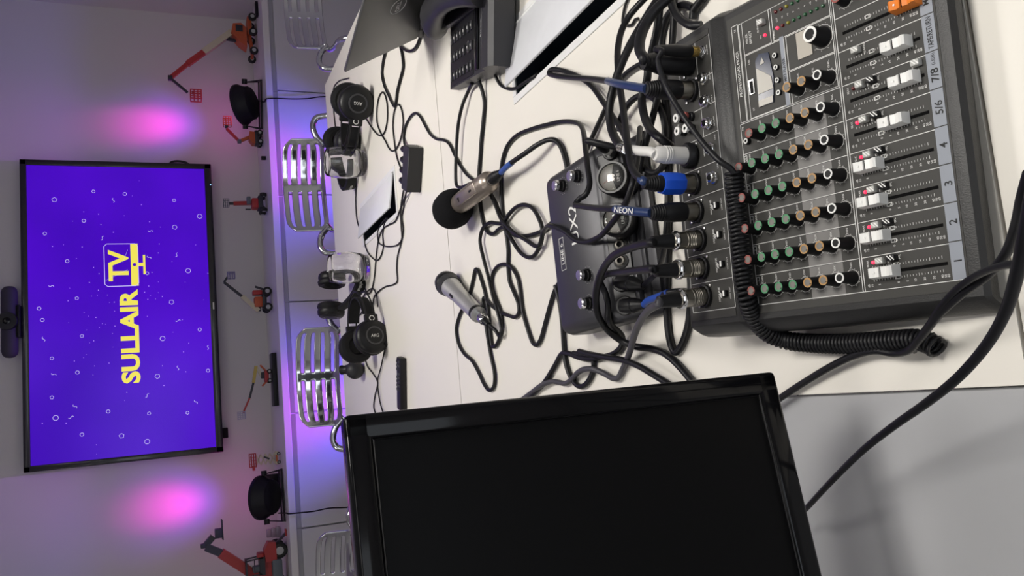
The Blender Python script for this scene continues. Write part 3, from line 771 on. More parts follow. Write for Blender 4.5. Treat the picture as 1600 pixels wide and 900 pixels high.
M_LEDR = mat('led_red_lit', (0.8, 0.05, 0.1), 0.4, emit=(1.0, 0.03, 0.10), estr=1.2)
M_LEDRO = mat('led_red_off', (0.12, 0.012, 0.012), 0.3)
M_LEDY = mat('led_yellow_off', (0.25, 0.22, 0.02), 0.3)
M_LEDG = mat('led_green_off', (0.02, 0.10, 0.04), 0.3)
ANG = math.radians(-2.3)
EA = Vector((math.cos(ANG), math.sin(ANG), 0)); EB = Vector((-math.sin(ANG), math.cos(ANG), 0))
MA0, MB0 = .17, .555
mo = EA*MA0 + EB*MB0
mix = thing('mixing_console', 'black audio mixing console with rows of coloured knobs and white faders', 'mixing console', (mo.x, mo.y, TZ), (0, 0, ANG))
SL = .146; TH = math.atan(SL)
def pz(b): return .030 + SL*(b-.42)
RZ_ = .066                              # rear connector deck
def PM(a, b, off=0.0): return TR(a-MA0, b-MB0, pz(b)) @ RX(TH) @ TR(0, 0, off)
def RM(a, b, off=0.0): return TR(a-MA0, b-MB0, RZ_+off)
prof = [(.415, .0), (.408, .004), (.403, .012), (.4015, .021), (.404, .0262), (.410, .0285), (.6135, pz(.6135)), (.6175, pz(.6175)), (.6225, .0622), (.627, .0655), (.630, RZ_), (.706, RZ_), (.7115, .0625), (.713, .055), (.713, .020), (.706, .004), (.695, 0)]
secs = [(.0085, .034), (.0095, .020), (.0125, .012), (.018, .0035), (.0205, .0006), (.0215, .0), (.3195, .0), (.3205, .0006), (.323, .0035), (.3285, .012), (.3315, .020), (.3325, .034)]
bd = MB(); vs = []
for (a, d) in secs:
    for (b, z) in prof:
        zz = max(min(z, .004), z-d); vs.append((a-MA0, b-MB0, zz))
n = len(prof); fs = []
for i in range(len(secs)-1):
    for k in range(n):
        k2 = (k+1) % n; fs.append((i*n+k, i*n+k2, (i+1)*n+k2, (i+1)*n+k))
fs.append(tuple(range(n))); fs.append(tuple((len(secs)-1)*n+k for k in range(n-1, -1, -1)))
bd.add(vs, fs); body = bd.build('body', M_MIXB, mix, smooth=28)
pn = MB(); Lm = (.613-.412)/math.cos(TH)
pn.box(((.027+.314)/2-MA0, 0, 0), (.287, Lm, .0008), TR(0, (.613+.412)/2-MB0, pz((.613+.412)/2)) @ RX(TH)); pn.build('front_panel', M_MIXP, mix)
MB().box2((.027-MA0, .632-MB0, RZ_), (.314-MA0, .704-MB0, RZ_+.0005)).build('rear_panel', M_MIXP, mix)
P0, PT = .0483, .02913
def ca(k): return P0+PT*k
pr = MB()                               # all silk-screened lines
def hl(a0, a1, b, w=.0005, off=.0006): pr.box((0, 0, 0), (abs(a1-a0), w, .0002), PM((a0+a1)/2, b, off))
def vl(a, b0, b1, w=.0005, off=.0006): pr.box((0, 0, 0), (w, abs(b1-b0)/math.cos(TH), .0002), PM(a, (b0+b1)/2, off))
def rl(a0, a1, b0, b1, w=.0005):
    pr.box((0, 0, 0), (abs(a1-a0)+w, abs(b1-b0)+w, .0002), RM((a0+a1)/2, (b0+b1)/2, .0007))
LB = ca(0)-.0135
vl(LB, .4155, .6085)
for k in range(1, 9): vl(ca(k)-PT/2-.0002, .4155, .4965)
for k in range(1, 6): vl(ca(k)-PT/2-.0002, .4985, .6085)
vl(ca(6)-PT/2, .4985, .6085)
for b in (.4965, .4985): hl(LB, .302, b, .0006)
hl(LB, ca(6)-PT/2, .6085, .0005)
# light-grey zones behind the orange knobs
for k in range(6): MB().box((0, 0, 0), (PT-.001, .034, .0003), PM(ca(k)-.0004, .5315, .0004)).build('grey_zone', M_PANELG, mix)
# effects / player boxes at the right
def rect(a0, a1, b0, b1): hl(a0, a1, b0); hl(a0, a1, b1); vl(a0, b0, b1); vl(a1, b0, b1)
rect(.2100, .3050, .6000, .6075)
rect(.2725, .3040, .5630, .5950); rect(.2106, .2715, .5495, .5950); rect(.2100, .3040, .4985, .5990)
rect(.2725, .304, .5000, .5600); rect(.2400, .2715, .5000, .5470); rect(.2100, .2390, .5000, .5470)
tx = MB()                               # lettering
def pt(s, a, b, size=.0026, al='CENTER', lim=None, bold=0.0): tx.text(s, size, PM(a, b, .0008), bold, al, lim=lim)
def rt(s, a, b, size=.0028, al='CENTER', lim=None, rz=0.0): tx.text(s, size, RM(a, b, .0010) @ RZm(rz), 0.0, al, lim=lim)
# label strips with channel numbers
names = ['1', '2', '3', '4', '5/6', '7/8', 'TAPE/RETURN', 'MAIN']
for k in range(8):
    MB().box((0, 0, 0), (PT-.0009, .0100, .0004), PM(ca(k)+.0009, .4185, .0006)).build('label_strip', M_STRIP, mix)
    dk = MB().text(names[k], .0085 if k < 6 else .0062, PM(ca(k)+(.0009 if k != 5 else -.003), .4182, .0010), .012, lim=.025)
    if k == 5: dk.text('(USB)', .0040, PM(ca(5)+.0095, .4182, .0010), .0, lim=.010)
    dk.build('channel_number', M_BLACKPL, mix, smooth=0)
capb = {0: .4745, 1: .4790, 2: .4780, 3: .4775, 4: .4520, 5: .4395, 6: .4425, 7: .4315}
slot = MB()
def button(a, b, dark=False):
    M0 = PM(a, b)
    o = MB().rbox((0, 0, .0030), (.0052, .0070, .0062), .0009, 2, M0).build('push_button', M_BLACKPL if dark else M_BTN, mix)
    st = MB()
    for q in (-.0013, .0013):
        st.bar((-.0018, -.0022+q, .0063), (.0018, .0012+q, .0063), .0008, .0003, M0, ref=(0, 0, 1))
    st.build('stripes', M_KWH, o)
def led(a, b, m): MB().lathe([(0, .0028), (.0011, .0024), (.0016, .0012), (.0016, 0), (0, 0)], PM(a, b), 12).build('indicator', m, mix)
def fader(k, m_):
    a, b = ca(k), capb[k]; M0 = PM(a, b, .0010)
    vs = []; fs = []
    pf = [(-.0110, .0), (-.0104, .0105), (-.0088, .0118), (-.0045, .0096), (-.0010, .0110), (-.0005, .0088), (.0005, .0088), (.0010, .0110), (.0045, .0096), (.0088, .0118), (.0104, .0105), (.0110, 0)]
    mbf = MB(); ws = [(-.0046, .0), (-.0038, 1.0), (.0038, 1.0), (.0046, .0)]
    vs = []
    for (x, kz) in ws:
        for (y, z) in pf: vs.append((x, y, max(0.0, z - (0 if kz else .0045))))
    n_ = len(pf); fs = []
    for i in range(3):
        for j in range(n_):
            j2 = (j+1) % n_; fs.append((i*n_+j, i*n_+j2, (i+1)*n_+j2, (i+1)*n_+j))
    fs += [tuple(range(n_)), tuple(3*n_+j for j in range(n_-1, -1, -1))]
    o = mbf.add(vs, fs, M0).build('fader_cap', m_, mix, smooth=30)
    MB().box((0, 0, .0094), (.0078, .0010, .0006), M0).build('center_line', M_GAP, o)
    MB().box((0, .0058, .0104), (.0014, .0014, .0006), M0).build('cap_dot', M_KWH, o)
for k in range(8):
    a = ca(k)
    MB().box((0, 0, 0), (.0024, .0650, .0004), PM(a, .4583, .0006)).build('fader_slot', M_GAP, mix)
    fader(k, M_FAD if k < 7 else M_FADO)
    # graduated scale either side of the slot
    for j in range(25):
        b = .4875-.0024*j; ln = .0022 if j % 4 == 0 else .0014
        for s in (-1, 1): pr.box((0, 0, 0), (ln, .00025, .0002), PM(a+s*.0052, b, .0006))
    for s in (-1, 1):
        rect(a+s*.0050-.0013, a+s*.0050+.0013, .4645, .4690)
    for tname, b in (('dB', .4925), ('10', .4895), ('5', .4830), ('0', .4665), ('5', .4590), ('10', .4525), ('20', .4450), ('30', .4375), ('40', .4310), ('50', .4285), ('60', .4262)):
        tx.text(tname, .0026, PM(a-.0092, b, .0008) , 0.0)
    if k < 6:
        led(a+.0093, .4862, M_LEDR if k < 5 else M_LEDRO); button(a+.0096, .4785); button(a+.0104, .4682, True)
        tx.text('PEAK', .0024, PM(a+.0090, .4915, .0008), 0, lim=.008); tx.text('MUTE', .0024, PM(a+.0100, .4733, .0008), 0, lim=.008); tx.text('PFL', .0024, PM(a+.0108, .4635, .0008), 0, lim=.006)
button(ca(6)+.0100, .4785); button(ca(5)+.0105, .4300)
tx.text('TO PHONES', .0022, PM(ca(6)+.0100, .4725, .0008), 0, lim=.010); tx.text('MUTE', .0022, PM(ca(5)+.0100, .4345, .0008), 0, lim=.008)

# knobs
def knob(a, b, m_ring, r=.0052, h=.0170, white=False):
    M0 = PM(a, b)
    o = MB().lathe([(0, 0), (r*1.08, 0), (r*1.08, .002), (r, .003), (r*.86, h-.001), (r*.80, h), (0, h)], M0, 20).build('knob', M_KNOB, mix)
    MB().lathe([(r*.58, h+.0002), (r*.82, h+.0002), (r*.82, h+.0007), (r*.58, h+.0007)], M0, 20).build('cap_ring', m_ring, o)
    MB().lathe([(0, h+.0006), (r*.62, h+.0004), (r*.62, h-.001)], M0, 16).build('cap', M_KGREY if m_ring is not M_KWH else M_KNOB, o)
    MB().box((-r*.30, -r*.55, h+.0007), (r*.16, r*.22, .0004), M0).build('pointer', M_KWH if m_ring is M_KWH else M_KNOB, o)
    for q in range(9):
        an = math.radians(-225+q*33.75*1.0); pr.box((r*1.45*math.cos(an), r*1.45*math.sin(an), 0), (.0005, .0005, .0002), M0 @ TR(0, 0, .0006))
    for q in range(10):                  # arc printed round the knob
        a0 = math.radians(-225+27*q); a1 = math.radians(-225+27*(q+1))
        pr.bar((r*1.3*math.cos(a0), r*1.3*math.sin(a0), .0006), (r*1.3*math.cos(a1), r*1.3*math.sin(a1), .0006), .0003, .0002, M0, ref=(0, 0, 1))
rows = [.6010, .5850, .5695, .5540, .5385, .5228, .5070]
cols = [M_KRED, M_KGREEN, M_KGREEN, M_KGREEN, M_KOR, M_KOR, M_KWH]
cap_names = ['GAIN', 'HIGH', 'MID', 'LOW', 'AUX', 'EFX', 'PAN']
for k in range(5):
    for j in range(7):
        knob(ca(k)-.0005, rows[j], cols[j], white=(j == 6))
        tx.text(cap_names[j], .0027, PM(ca(k)+.0098, rows[j], .0008), 0, lim=.0075)
    rect(ca(k)-.0118+.0165, ca(k)+.0125, .6045, .6078); tx.text(str(k+1) if k < 4 else '5/6', .0030, PM(ca(k)+.0090, .6060, .0008), 0)
for j in range(6):
    knob(ca(5)-.0015, rows[j+1], [M_KRED, M_KGREEN, M_KGREEN, M_KOR, M_KOR, M_KWH][j])
    tx.text(['GAIN', 'HIGH', 'LOW', 'AUX', 'EFX', 'BAL'][j], .0027, PM(ca(5)+.0090, rows[j+1], .0008), 0, lim=.0075)
MB().lathe([(0, .004), (.0030, .004), (.0034, .003), (.0034, 0), (0, 0)], PM(.1904, .6010), 16).build('mini_switch', M_KNOB, mix)
MB().lathe([(.0014, .0042), (.0026, .0042), (.0026, .0046), (.0014, .0046)], PM(.1904, .6010), 16).build('mini_switch_ring', M_KWH, mix)
tx.text('7/8', .0030, PM(.2040, .6060, .0008), 0)
for j in range(3):
    knob(.2203, (.5385, .5228, .5070)[j], [M_KOR, M_KOR, M_KWH][j]); tx.text(['AUX', 'EFX', 'LEVEL'][j], .0026, PM(.2320, (.5385, .5228, .5070)[j], .0008), 0, lim=.008)
knob(.2570, .5100, M_KWH, r=.0082, h=.0165)
knob(.2795, .4850, M_KRED, r=.0055, h=.012)
# player section
MB().box((0, 0, 0), (.0240, .0152, .0012), PM(.2580, .5283, .0008)).build('display_window', mat('display_pale', (.40, .37, .32), .35), mix)
dp = [(.2649, .5669), (.2410, .5639), (.2176, .5669), (.2179, .5835), (.2622, .5826), (.2672, .5780)]
pg = MB(); pv = []
for off in (.0004, .0016):
    for (a, b) in dp: pv.append(PM(a, b, off) @ Vector((0, 0, 0)))
nn = len(dp); pg.add(pv, [tuple(range(nn-1, -1, -1)), tuple(range(nn, 2*nn))]+[(i, (i+1) % nn, nn+(i+1) % nn, nn+i) for i in range(nn)])
scn = pg.build('player_screen', mat('player_navy', (.012, .020, .05), .12), mix, smooth=0)
def flatpoly(poly, off): 
    f = MB(); q = [PM(a, b, off) @ Vector((0, 0, 0)) for a, b in poly]; q2 = [PM(a, b, off+.0004) @ Vector((0, 0, 0)) for a, b in poly]; n = len(q)
    return f.add(q+q2, [tuple(range(n-1, -1, -1)), tuple(range(n, 2*n))]+[(i, (i+1) % n, n+(i+1) % n, n+i) for i in range(n)])
M_SCP = mat('player_pale', (.42, .40, .36), .3)
flatpoly([(.2550, .5822), (.2420, .5662), (.2300, .5650), (.2300, .5826)], .0017).build('screen_reflection', M_SCP, scn, smooth=0)
flatpoly([(.2180, .5832), (.2238, .5832), (.2238, .5665), (.2180, .5668)], .0017).build('screen_reflection', M_SCP, scn, smooth=0)
flatpoly([(.2625, .5745), (.2560, .5775), (.2570, .5720)], .0017).build('screen_reflection', M_SCP, scn, smooth=0)
ub = MB().box((0, 0, .0008), (.0140, .0062, .0018), PM(.2398, .5900)).build('usb_port', M_STEEL, mix); MB().box((-.0005, -.0004, .0018), (.0115, .0034, .0006), PM(.2398, .5900)).build('usb_mouth', M_BLACKMT, ub)
for a in (.2589, .2478, .2357, .2241):
    o = MB().lathe([(0, .0028), (.0021, .0028), (.0025, .0022), (.0025, 0), (0, 0)], PM(a, .5595), 16).build('player_button', M_BLACKPL, mix)
    MB().lathe([(.0013, .0029), (.0023, .0029), (.0023, .0032), (.0013, .0032)], PM(a, .5595), 16).build('button_ring', M_KWH, o)
MB().box((0, 0, 0), (.0640, .0042, .0004), PM(.2418, .5518, .0006)).build('title_strip', M_STRIP, mix)
dk2 = MB().text('MP3 PLAYER', .0040, PM(.2430, .5518, .0010), .008, lim=.058); dk2.build('title_lettering', M_BLACKPL, mix, smooth=0)
pt('USB', .2640, .5905, .0026); pt('BT', .2185, .5905, .0026); pt('12 CHANNEL MIXING CONSOLE' [:2], .3000, .6037, .0030)
pt('PROFESSIONAL MIXER', .2570, .6037, .0045, lim=.085); pt('MIXER', .2870, .5905, .0034, lim=.024); pt('EFFECT', .2870, .5860, .0040, lim=.028)
pt('PHANTOM', .2940, .5765, .0026, lim=.016); pt('48V', .2820, .5740, .0024); pt('POWER', .2790, .5590, .0022, lim=.008); pt('PHONES', .2570, .5030, .0024); pt('MAIN', .2870, .5030, .0024)
button(.2945, .5700); led(.2820, .5690, M_LEDR)
for row, a in ((0, .2983), (1, .2830)):
    for j in range(9):
        b = .5545-.0061*j
        m_ = (M_LEDRO if j < 2 else M_LEDY if j == 2 else M_LEDG)
        if row == 1 and j == 0: m_ = M_LEDR
        led(a, b, m_)
for j, s in enumerate(('CLIP', '+6', '+3', '0', '-3', '-6', '-12', '-20', '-30')): tx.text(s, .0022, PM(.2907, .5545-.0061*j, .0008), 0)
# rear deck
for k in range(9): rl(ca(k)-PT/2+.0016, ca(k)-PT/2+.0016, .6320 if k < 6 else .6320, .7000, .0004)
rl(LB+.001, .3080, .6315, .6315, .0005); rl(LB+.001, ca(6)-PT/2, .7000, .7000, .0005); rl(.2110, .3080, .6545, .6545, .0004)
for b in (.6600, .6320): rl(.3080, .3080, .6315, .7000, .0004)
def xlr_socket(a, b):
    o = MB().lathe([(0, .0006), (.0105, .0006), (.0118, .0018), (.0118, .0042), (.0100, .0046), (.0094, .0018), (0, .0018)], RM(a, b), 28).build('xlr_socket', M_BLACKPL, mix)
    for s in (-1, 1): MB().lathe([(0, .0026), (.0016, .0022), (.0019, .0008), (.0019, .0), (0, 0)], RM(a+s*.0098, b-s*.0098), 10).build('screw', M_STEEL, o)
for k in range(6): xlr_socket(.0507+.0291*k, .6770)
xlr_socket(.2620, .6665); xlr_socket(.2893, .6665)
def jack(a, b):
    o = MB().lathe([(0, .0008), (.0062, .0008), (.0062, .0030), (.0050, .0032), (.0050, .0070), (.0032, .0074), (.0030, .0030), (0, .0028)], RM(a, b), 20).build('jack_socket', M_CHROME, mix)
    MB().lathe([(0, .0030), (.0029, .0030)], RM(a, b, .0002), 14).build('jack_hole', M_BLACKMT, o)
    MB().lathe([(.0040, .0008), (.0066, .0008), (.0066, .0024), (.0040, .0024)], RM(a, b), 6).build('jack_nut', M_CHROME, o)
for a, b in ((.1655, .6440), (.1945, .6440), (.2205, .6440), (.2436, .6443), (.2666, .6440), (.2936, .6435)): jack(a, b)
for a, b, m_ in ((.2381, .6850, M_WHITEPL), (.2357, .6705, M_KRED), (.2244, .6850, M_WHITEPL), (.2231, .6710, M_WHITEPL)):
    o = MB().lathe([(0, 0), (.0048, 0), (.0048, .004), (.0040, .0045), (.0040, .0095), (.0030, .0098), (.0022, .0095), (0, .0085)], RM(a, b), 18).build('rca_socket', M_BLACKPL, mix)
    MB().lathe([(.0018, .0098), (.0042, .0098), (.0044, .0080), (.0046, .0110), (.0018, .0112)], RM(a, b), 18).build('rca_collar', m_, o)
    MB().lathe([(0, .0102), (.0018, .0102)], RM(a, b), 12).build('rca_hole', m_ if m_ is M_KRED else M_BLACKMT, o)
for k in range(4):
    a = .0500+.0292*k
    o = MB().rbox((0, 0, .0022), (.0062, .0088, .0045), .0008, 1, RM(a, .6452)).build('low_cut_switch', M_BLACKPL, mix)
    MB().box((0, -.0022, .0046), (.0056, .0024, .0004), RM(a, .6452)).build('switch_white', M_KWH, o)
    st = MB()
    for q in (-.0016, .0, .0016): st.bar((-.0024+q, .0006, .0046), (-.0010+q+.0012, .0036, .0046), .0006, .0003, RM(a, .6452), ref=(0, 0, 1))
    st.build('stripes', M_KWH, o)
    rt('MIC/LINE', a, .6540, .0036, lim=.016); rt('LOW CUT', a, .6372, .0026, lim=.014)
for k in (4, 5): rt('MIC/LINE', .0507+.0291*k, .6560, .0030, lim=.014); rt('LINE', .0507+.0291*k+.0085, .6372, .0026)
for a, s in ((.2205, 'RETURN'), (.2436, 'AUX L'), (.2666, 'AUX R'), (.2936, 'PHONES')): rt(s, a, .6360, .0026, lim=.016)
rt('TAPE', .2310, .6950, .0036); rt('MAIN OUT', .2760, .6850, .0034); rt('IN', .2381, .6775, .0026); rt('OUT', .2244, .6775, .0026)
o = pr.build('printed_lines', M_PRINT, mix, smooth=0); o['kind'] = 'stuff'
o = tx.build('printed_lettering', M_PRINT, mix, smooth=0); o['kind'] = 'stuff'

# ================================================================== MONITOR
d = ray(1210, 592); hd_ = math.hypot(d.x, d.y); k = .548/hd_
br = CAMP + d*k                        # lower right corner of the panel
MYAW = math.radians(8.8); TILT = math.radians(3.0)
MW, MH = .560, .360
mon = thing('monitor', 'large black glossy computer monitor, switched off, standing on the grey desk', 'monitor', (br.x-math.cos(MYAW)*MW/2, br.y-math.sin(MYAW)*MW/2+.04, TZ-.006), (0, 0, MYAW))
mz = br.z-(TZ-.006)
PMn = TR(0, -.04, mz) @ RX(-TILT)      # panel frame: x along the width, z up the screen
bz = .019
f_ = MB()
f_.rbox((0, .008, MH-bz/2), (MW, .022, bz), .004, 3, PMn); f_.rbox((0, .008, bz*.55), (MW, .022, bz*1.1), .004, 3, PMn)
for s in (-1, 1): f_.rbox((s*(MW/2-bz/2), .008, MH/2), (bz, .022, MH), .004, 3, PMn)
f_.build('bezel', M_GLOSS, mon)
MB().box((0, .009, MH/2), (MW-bz*1.6, .018, MH-bz*1.6), PMn).build('screen', M_SCREENOFF, mon)
MB().rbox((0, .032, MH/2), (MW-.02, .030, MH-.02), .008, 2, PMn).build('back_cover', M_BLACKPL, mon)
MB().tube([PMn @ Vector(v) for v in ((-MW/2+.02, -.0025, bz*1.1), (MW/2-bz, -.0025, bz*1.1), (MW/2-bz, -.0025, MH-bz), (-MW/2+.02, -.0025, MH-bz))], .0007, n=4).build('bezel_edge', M_BLACKPL, mon)
MB().rbox((0, .045, .12), (.07, .03, .23), .008).build('stand_neck', M_BLACKPL, mon)
MB().lathe([(0, 0), (.12, 0), (.12, .006), (.11, .012), (0, .014)], TR(-.03, .06, 0) @ Matrix.Diagonal((.6, .6, 1, 1)), 36).build('stand_base', M_GLOSS, mon)
# ================================================================== AUDIO INTERFACE (dark wedge with two needle meters)
M_UX = mat('interface_metal', (0.046, 0.046, 0.052), 0.38, metal=0.35, var=0.06, scale=50)
M_UXB = mat('interface_plastic', (0.010, 0.010, 0.012), 0.4)
ul = T(870, 512, .050); ur = T(858, 288, .050)
uang = math.radians(1.5)
UW = .236; UD = .205
uc = (ul+ur)/2
ua = Vector((math.cos(uang), math.sin(uang), 0)); ub_ = Vector((-math.sin(uang), math.cos(uang), 0))
uo = uc - ub_*(UD/2)
ux = thing('audio_interface', 'dark metal audio interface box with two round needle meters and chrome knobs', 'audio interface', (uo.x, uo.y, TZ), (0, 0, uang))
def upix(px, py, h):                   # picture point at height h -> local x, y of the interface
    p = T(px, py, h)-Vector((uo.x, uo.y, TZ)); return p.dot(ua), p.dot(ub_)
UPZ0, UPZ1 = .046, .052                # top deck heights near and far
ytop0 = upix(945, 400, .048)[1]        # near end of the top deck
hw = UW/2
prof = [(UD/2-.004, .004), (UD/2, .010), (UD/2, .044), (UD/2-.004, .050), (UD/2-.010, .0515), (ytop0+.004, .0475), (ytop0, .045), (ytop0-.030, .020), (-UD/2+.006, .014), (-UD/2, .010), (-UD/2, .004), (-UD/2+.006, .003)]
secs = [(-hw, .016), (-hw+.003, .007), (-hw+.009, .0015), (-hw+.016, 0), (hw-.016, 0), (hw-.009, .0015), (hw-.003, .007), (hw, .016)]
bb = MB(); vs = []; n = len(prof)
for (a, dd) in secs:
    for (y, z) in prof: vs.append((a, y, max(min(z, .004), z-dd)))
fs = [(i*n+k, i*n+(k+1) % n, (i+1)*n+(k+1) % n, (i+1)*n+k) for i in range(len(secs)-1) for k in range(n)]
fs += [tuple(range(n)), tuple((len(secs)-1)*n+k for k in range(n-1, -1, -1))]
bb.add(vs, fs); bb.build('body', M_UX, ux, smooth=30)
MB().rbox((0, 0, .0016), (UW-.03, UD-.03, .003), .001, 1).build('rubber_base', M_UXB, ux)
def topz(y): return .0475+(.0515-.0475)*(y-ytop0)/(UD/2-.01-ytop0)
def facep(y): return .045-(.025/.030)*(ytop0-y)
# the connector face slopes down toward the mixer
FA = math.atan2(.025, .030)
def FM(x, t, off=0.0): return TR(x, ytop0-t*math.cos(FA), .045-t*math.sin(FA)) @ RX(FA) @ TR(0, 0, off)
fp = MB().rbox((.0, 0, 0), (UW-.034, .030, .003), .001, 1, FM(0, .0185, .001)); fp.build('connector_panel', M_UXB, ux)
# chrome-faced knobs
for (px, py) in ((868, 290), (890, 275), (905, 430), (908, 474)):
    x, y = upix(px, py, .062); z = topz(y)
    K = TR(x, y, z)
    o = MB().lathe([(0, 0), (.0088, 0), (.0088, .003), (.0078, .004), (.0074, .0135), (.0066, .0142), (0, .0142)], K, 12).build('knob', M_KNOB, ux, smooth=15)
    MB().lathe([(0, .0152), (.0064, .0148), (.0076, .0136), (.0078, .0090)], K, 20).build('knob_cap', mat('knob_chrome', (.9, .9, .92), .22, metal=1.0), o)
    MB().box((0, .0074, .0085), (.0016, .0010, .010), K).build('pointer', M_CHROME, o)
    sc = MB()
    for q in range(11):
        an = math.radians(-225+27*q); sc.box((.0118*math.cos(an), .0118*math.sin(an), .0004), (.0007, .0007, .0003), K)
    sc.build('dial_marks', M_PRINT, ux, smooth=0)
# two needle meters in round housings
M_METER = mat('meter_face', (0.30, 0.29, 0.26), 0.3)
for (px, py) in ((950, 279), (957, 345)):
    x, y = upix(px, py, .050)
    G = TR(x, y+.002, .038) @ RX(math.radians(38))
    o = MB().lathe([(0, -.02), (.0215, -.02), (.0220, .010), (.0205, .0135), (.0180, .0135), (.0172, .011), (0, .011)], G, 32).build('meter_housing', M_UXB, ux)
    MB().lathe([(0, .0113), (.0170, .0113)], G, 28).build('meter_face', M_METER, o)
    h = MB().lathe([(0, .0122), (.0172, .0122)], G, 28, a0=PI*1.08, a1=PI*1.92); h.build('meter_mask', M_BLACKPL, o)
    MB().bar((.002, -.004, .0118), (-.006, .012, .0118), .0005, .0003, G, ref=(0, 0, 1)).build('needle', M_KRED, o)
    MB().text('LINE 6', .0055, G @ TR(0, -.0085, .0126), .01, lim=.014).build('meter_lettering', M_PRINT, o, smooth=0)
    MB().sphere((0, 0, .0118), .0172, 24, 8, G, sz=.22).build('meter_glass', M_GLASS, o)
# jacks in the face
def face_xy(px, py):
    # picture point on the sloped connector face
    for it in range(40):
        h = .012+.033*it/39
        x, y = upix(px, py, h)
        if h >= facep(y): return x, (ytop0-y)/math.cos(FA)
    return x, (ytop0-y)/math.cos(FA)
for (px, py) in ((969, 383), (971, 408)):
    x, t_ = face_xy(px, py); G = FM(x, t_, .0025)
    o = MB().lathe([(0, 0), (.0072, 0), (.0072, .002), (.0058, .003), (.0058, .0055), (.0036, .006), (.0034, .001), (0, .001)], G, 20).build('jack_socket', M_NICKEL, ux)
    MB().lathe([(0, .0014), (.0034, .0014)], G, 14).build('jack_hole', M_BLACKMT, o)
    MB().lathe([(.0060, -.0004), (.0100, -.0004), (.0100, .0016), (.0060, .0022)], G, 20).build('jack_washer', M_BLACKPL, o)
UXJ = {}
for nm, (px, py), r in (('upper', (972, 441), .0125), ('lower', (978, 478), .0125), ('guitar', (953, 239), .0105)):
    x, t_ = face_xy(px, py); UXJ[nm] = (x, t_)
    MB().lathe([(r*.72, 0), (r, 0), (r, .0035), (r*.92, .0045), (r*.72, .0045), (r*.72, 0)], FM(x, t_, .002), 24).build('socket_ring', M_BLACKPL, ux)
def uworld(x, t_, off):
    return Matrix.Translation((uo.x, uo.y, TZ)) @ RZm(uang) @ FM(x, t_, off) @ Vector((0, 0, 0))
# stepped guard rail at the near edge
rl_ = MB()
for x0, x1 in ((-hw+.016, -hw+.06), (-.03, .005), (.055, hw-.016)):
    rl_.rbox(((x0+x1)/2, -UD/2+.030, .021), (x1-x0, .010, .010), .002)
rl_.rbox((0, -UD/2+.016, .016), (UW-.04, .010, .006), .002); rl_.build('guard_rail', M_UX, ux)
lt = MB()
x, y = upix(896, 351, .05); lt.text('UX2', .030, TR(x, y, topz(y)+.0004) @ RX(.03), .004, lim=.060)
x, y = upix(880, 397, .05)
for q in range(1): lt.text('LINE 6', .011, TR(x, y, topz(y)+.0006) @ RX(.03), .006, lim=.040)
for (px, py) in ((900, 316), ): pass
lt.build('lettering', M_PRINT, ux, smooth=0)
x, y = upix(880, 397, .05); bx_ = MB()
for s in (-1, 1): bx_.box((x, y+s*.0068, topz(y)+.0003), (.046, .0006, .0003)); bx_.box((x+s*.023, y, topz(y)+.0003), (.0006, .0136, .0003))
bx_.build('logo_frame', M_PRINT, ux, smooth=0)
# plugs sitting in the face are cable ends (built with their cables)

# ================================================================== TELEPHONE
pf_ = T(703, 140, .020)
pang = math.radians(-14.5)
pa = Vector((math.cos(pang), math.sin(pang), 0)); pb = Vector((-math.sin(pang), math.cos(pang), 0))
PW, PD = .215, .285
po = pf_ + pa*(PW/2) - pb*(PD/2)
tel = thing('desk_telephone', 'black office desk telephone with keypad and handset, seen from behind', 'telephone', (po.x, po.y, TZ), (0, 0, pang))
M_TEL = mat('telephone_plastic', (0.017, 0.017, 0.021), 0.45, var=0.08)
zf, zn = .020, .046
bd_ = MB(); prf = [(PD/2, .002), (PD/2, zf-.003), (PD/2-.003, zf), (-PD/2+.02, zn), (-PD/2+.012, zn+.010), (-PD/2-.022, zn+.012), (-PD/2-.030, zn+.004), (-PD/2-.028, .012), (-PD/2-.01, .002), (-PD/2+.08, .002)]
bd_.add([(x, y, z) for x in (-PW/2, PW/2) for y, z in prf], [tuple(range(len(prf))), tuple(range(2*len(prf)-1, len(prf)-1, -1))]+[(k, (k+1) % len(prf), len(prf)+(k+1) % len(prf), len(prf)+k) for k in range(len(prf))])
bd_.build('body', M_TEL, tel, smooth=20)
PS = math.atan2(zn-zf, PD-.023)
def FT(x, y, off=0): return TR(x, y, zf+(PD/2-.003-y)*math.tan(PS)+off) @ RX(-PS)
MB().rbox((0, 0, .0005), (.118, .175, .0012), .0005, 1, FT(-.045, .040)).build('keypad_plate', M_BLACKPL, tel)
kb = None
for r in range(7):
    for cidx in range(3):
        if r == 5 and False: continue
        x = -.086+.036*cidx; y = PD/2-.026-.0245*r-(.006 if r > 4 else 0)
        kk = MB().rbox((0, 0, .0022), (.018, .011, .0044), .002, 2, FT(x, y)).build('key', M_TEL, tel)
        MB().box((0, 0, .0046), (.005, .003, .0002), FT(x, y)).build('key_legend', M_PRINT, kk)
MB().lathe([(.008, .003), (.011, .003), (.011, .0044), (.008, .0044)], FT(-.050, PD/2-.162), 20).build('navigation_ring', M_STEEL, tel)
MB().rbox((0, 0, .002), (.13, .020, .004), .002, 2, FT(-.035, -PD/2+.070)).build('display', M_GLOSS, tel)
MB().rbox((0, 0, .002), (PW*.94, .006, .004), .001, 1, FT(0, -PD/2+.034)).build('trim_bar', M_STEEL if False else M_TEL, tel)
MB().text('Polycom', .012, FT(-.03, -PD/2+.048, .0006), 0, lim=.03).build('lettering', M_PRINT, tel, smooth=0)
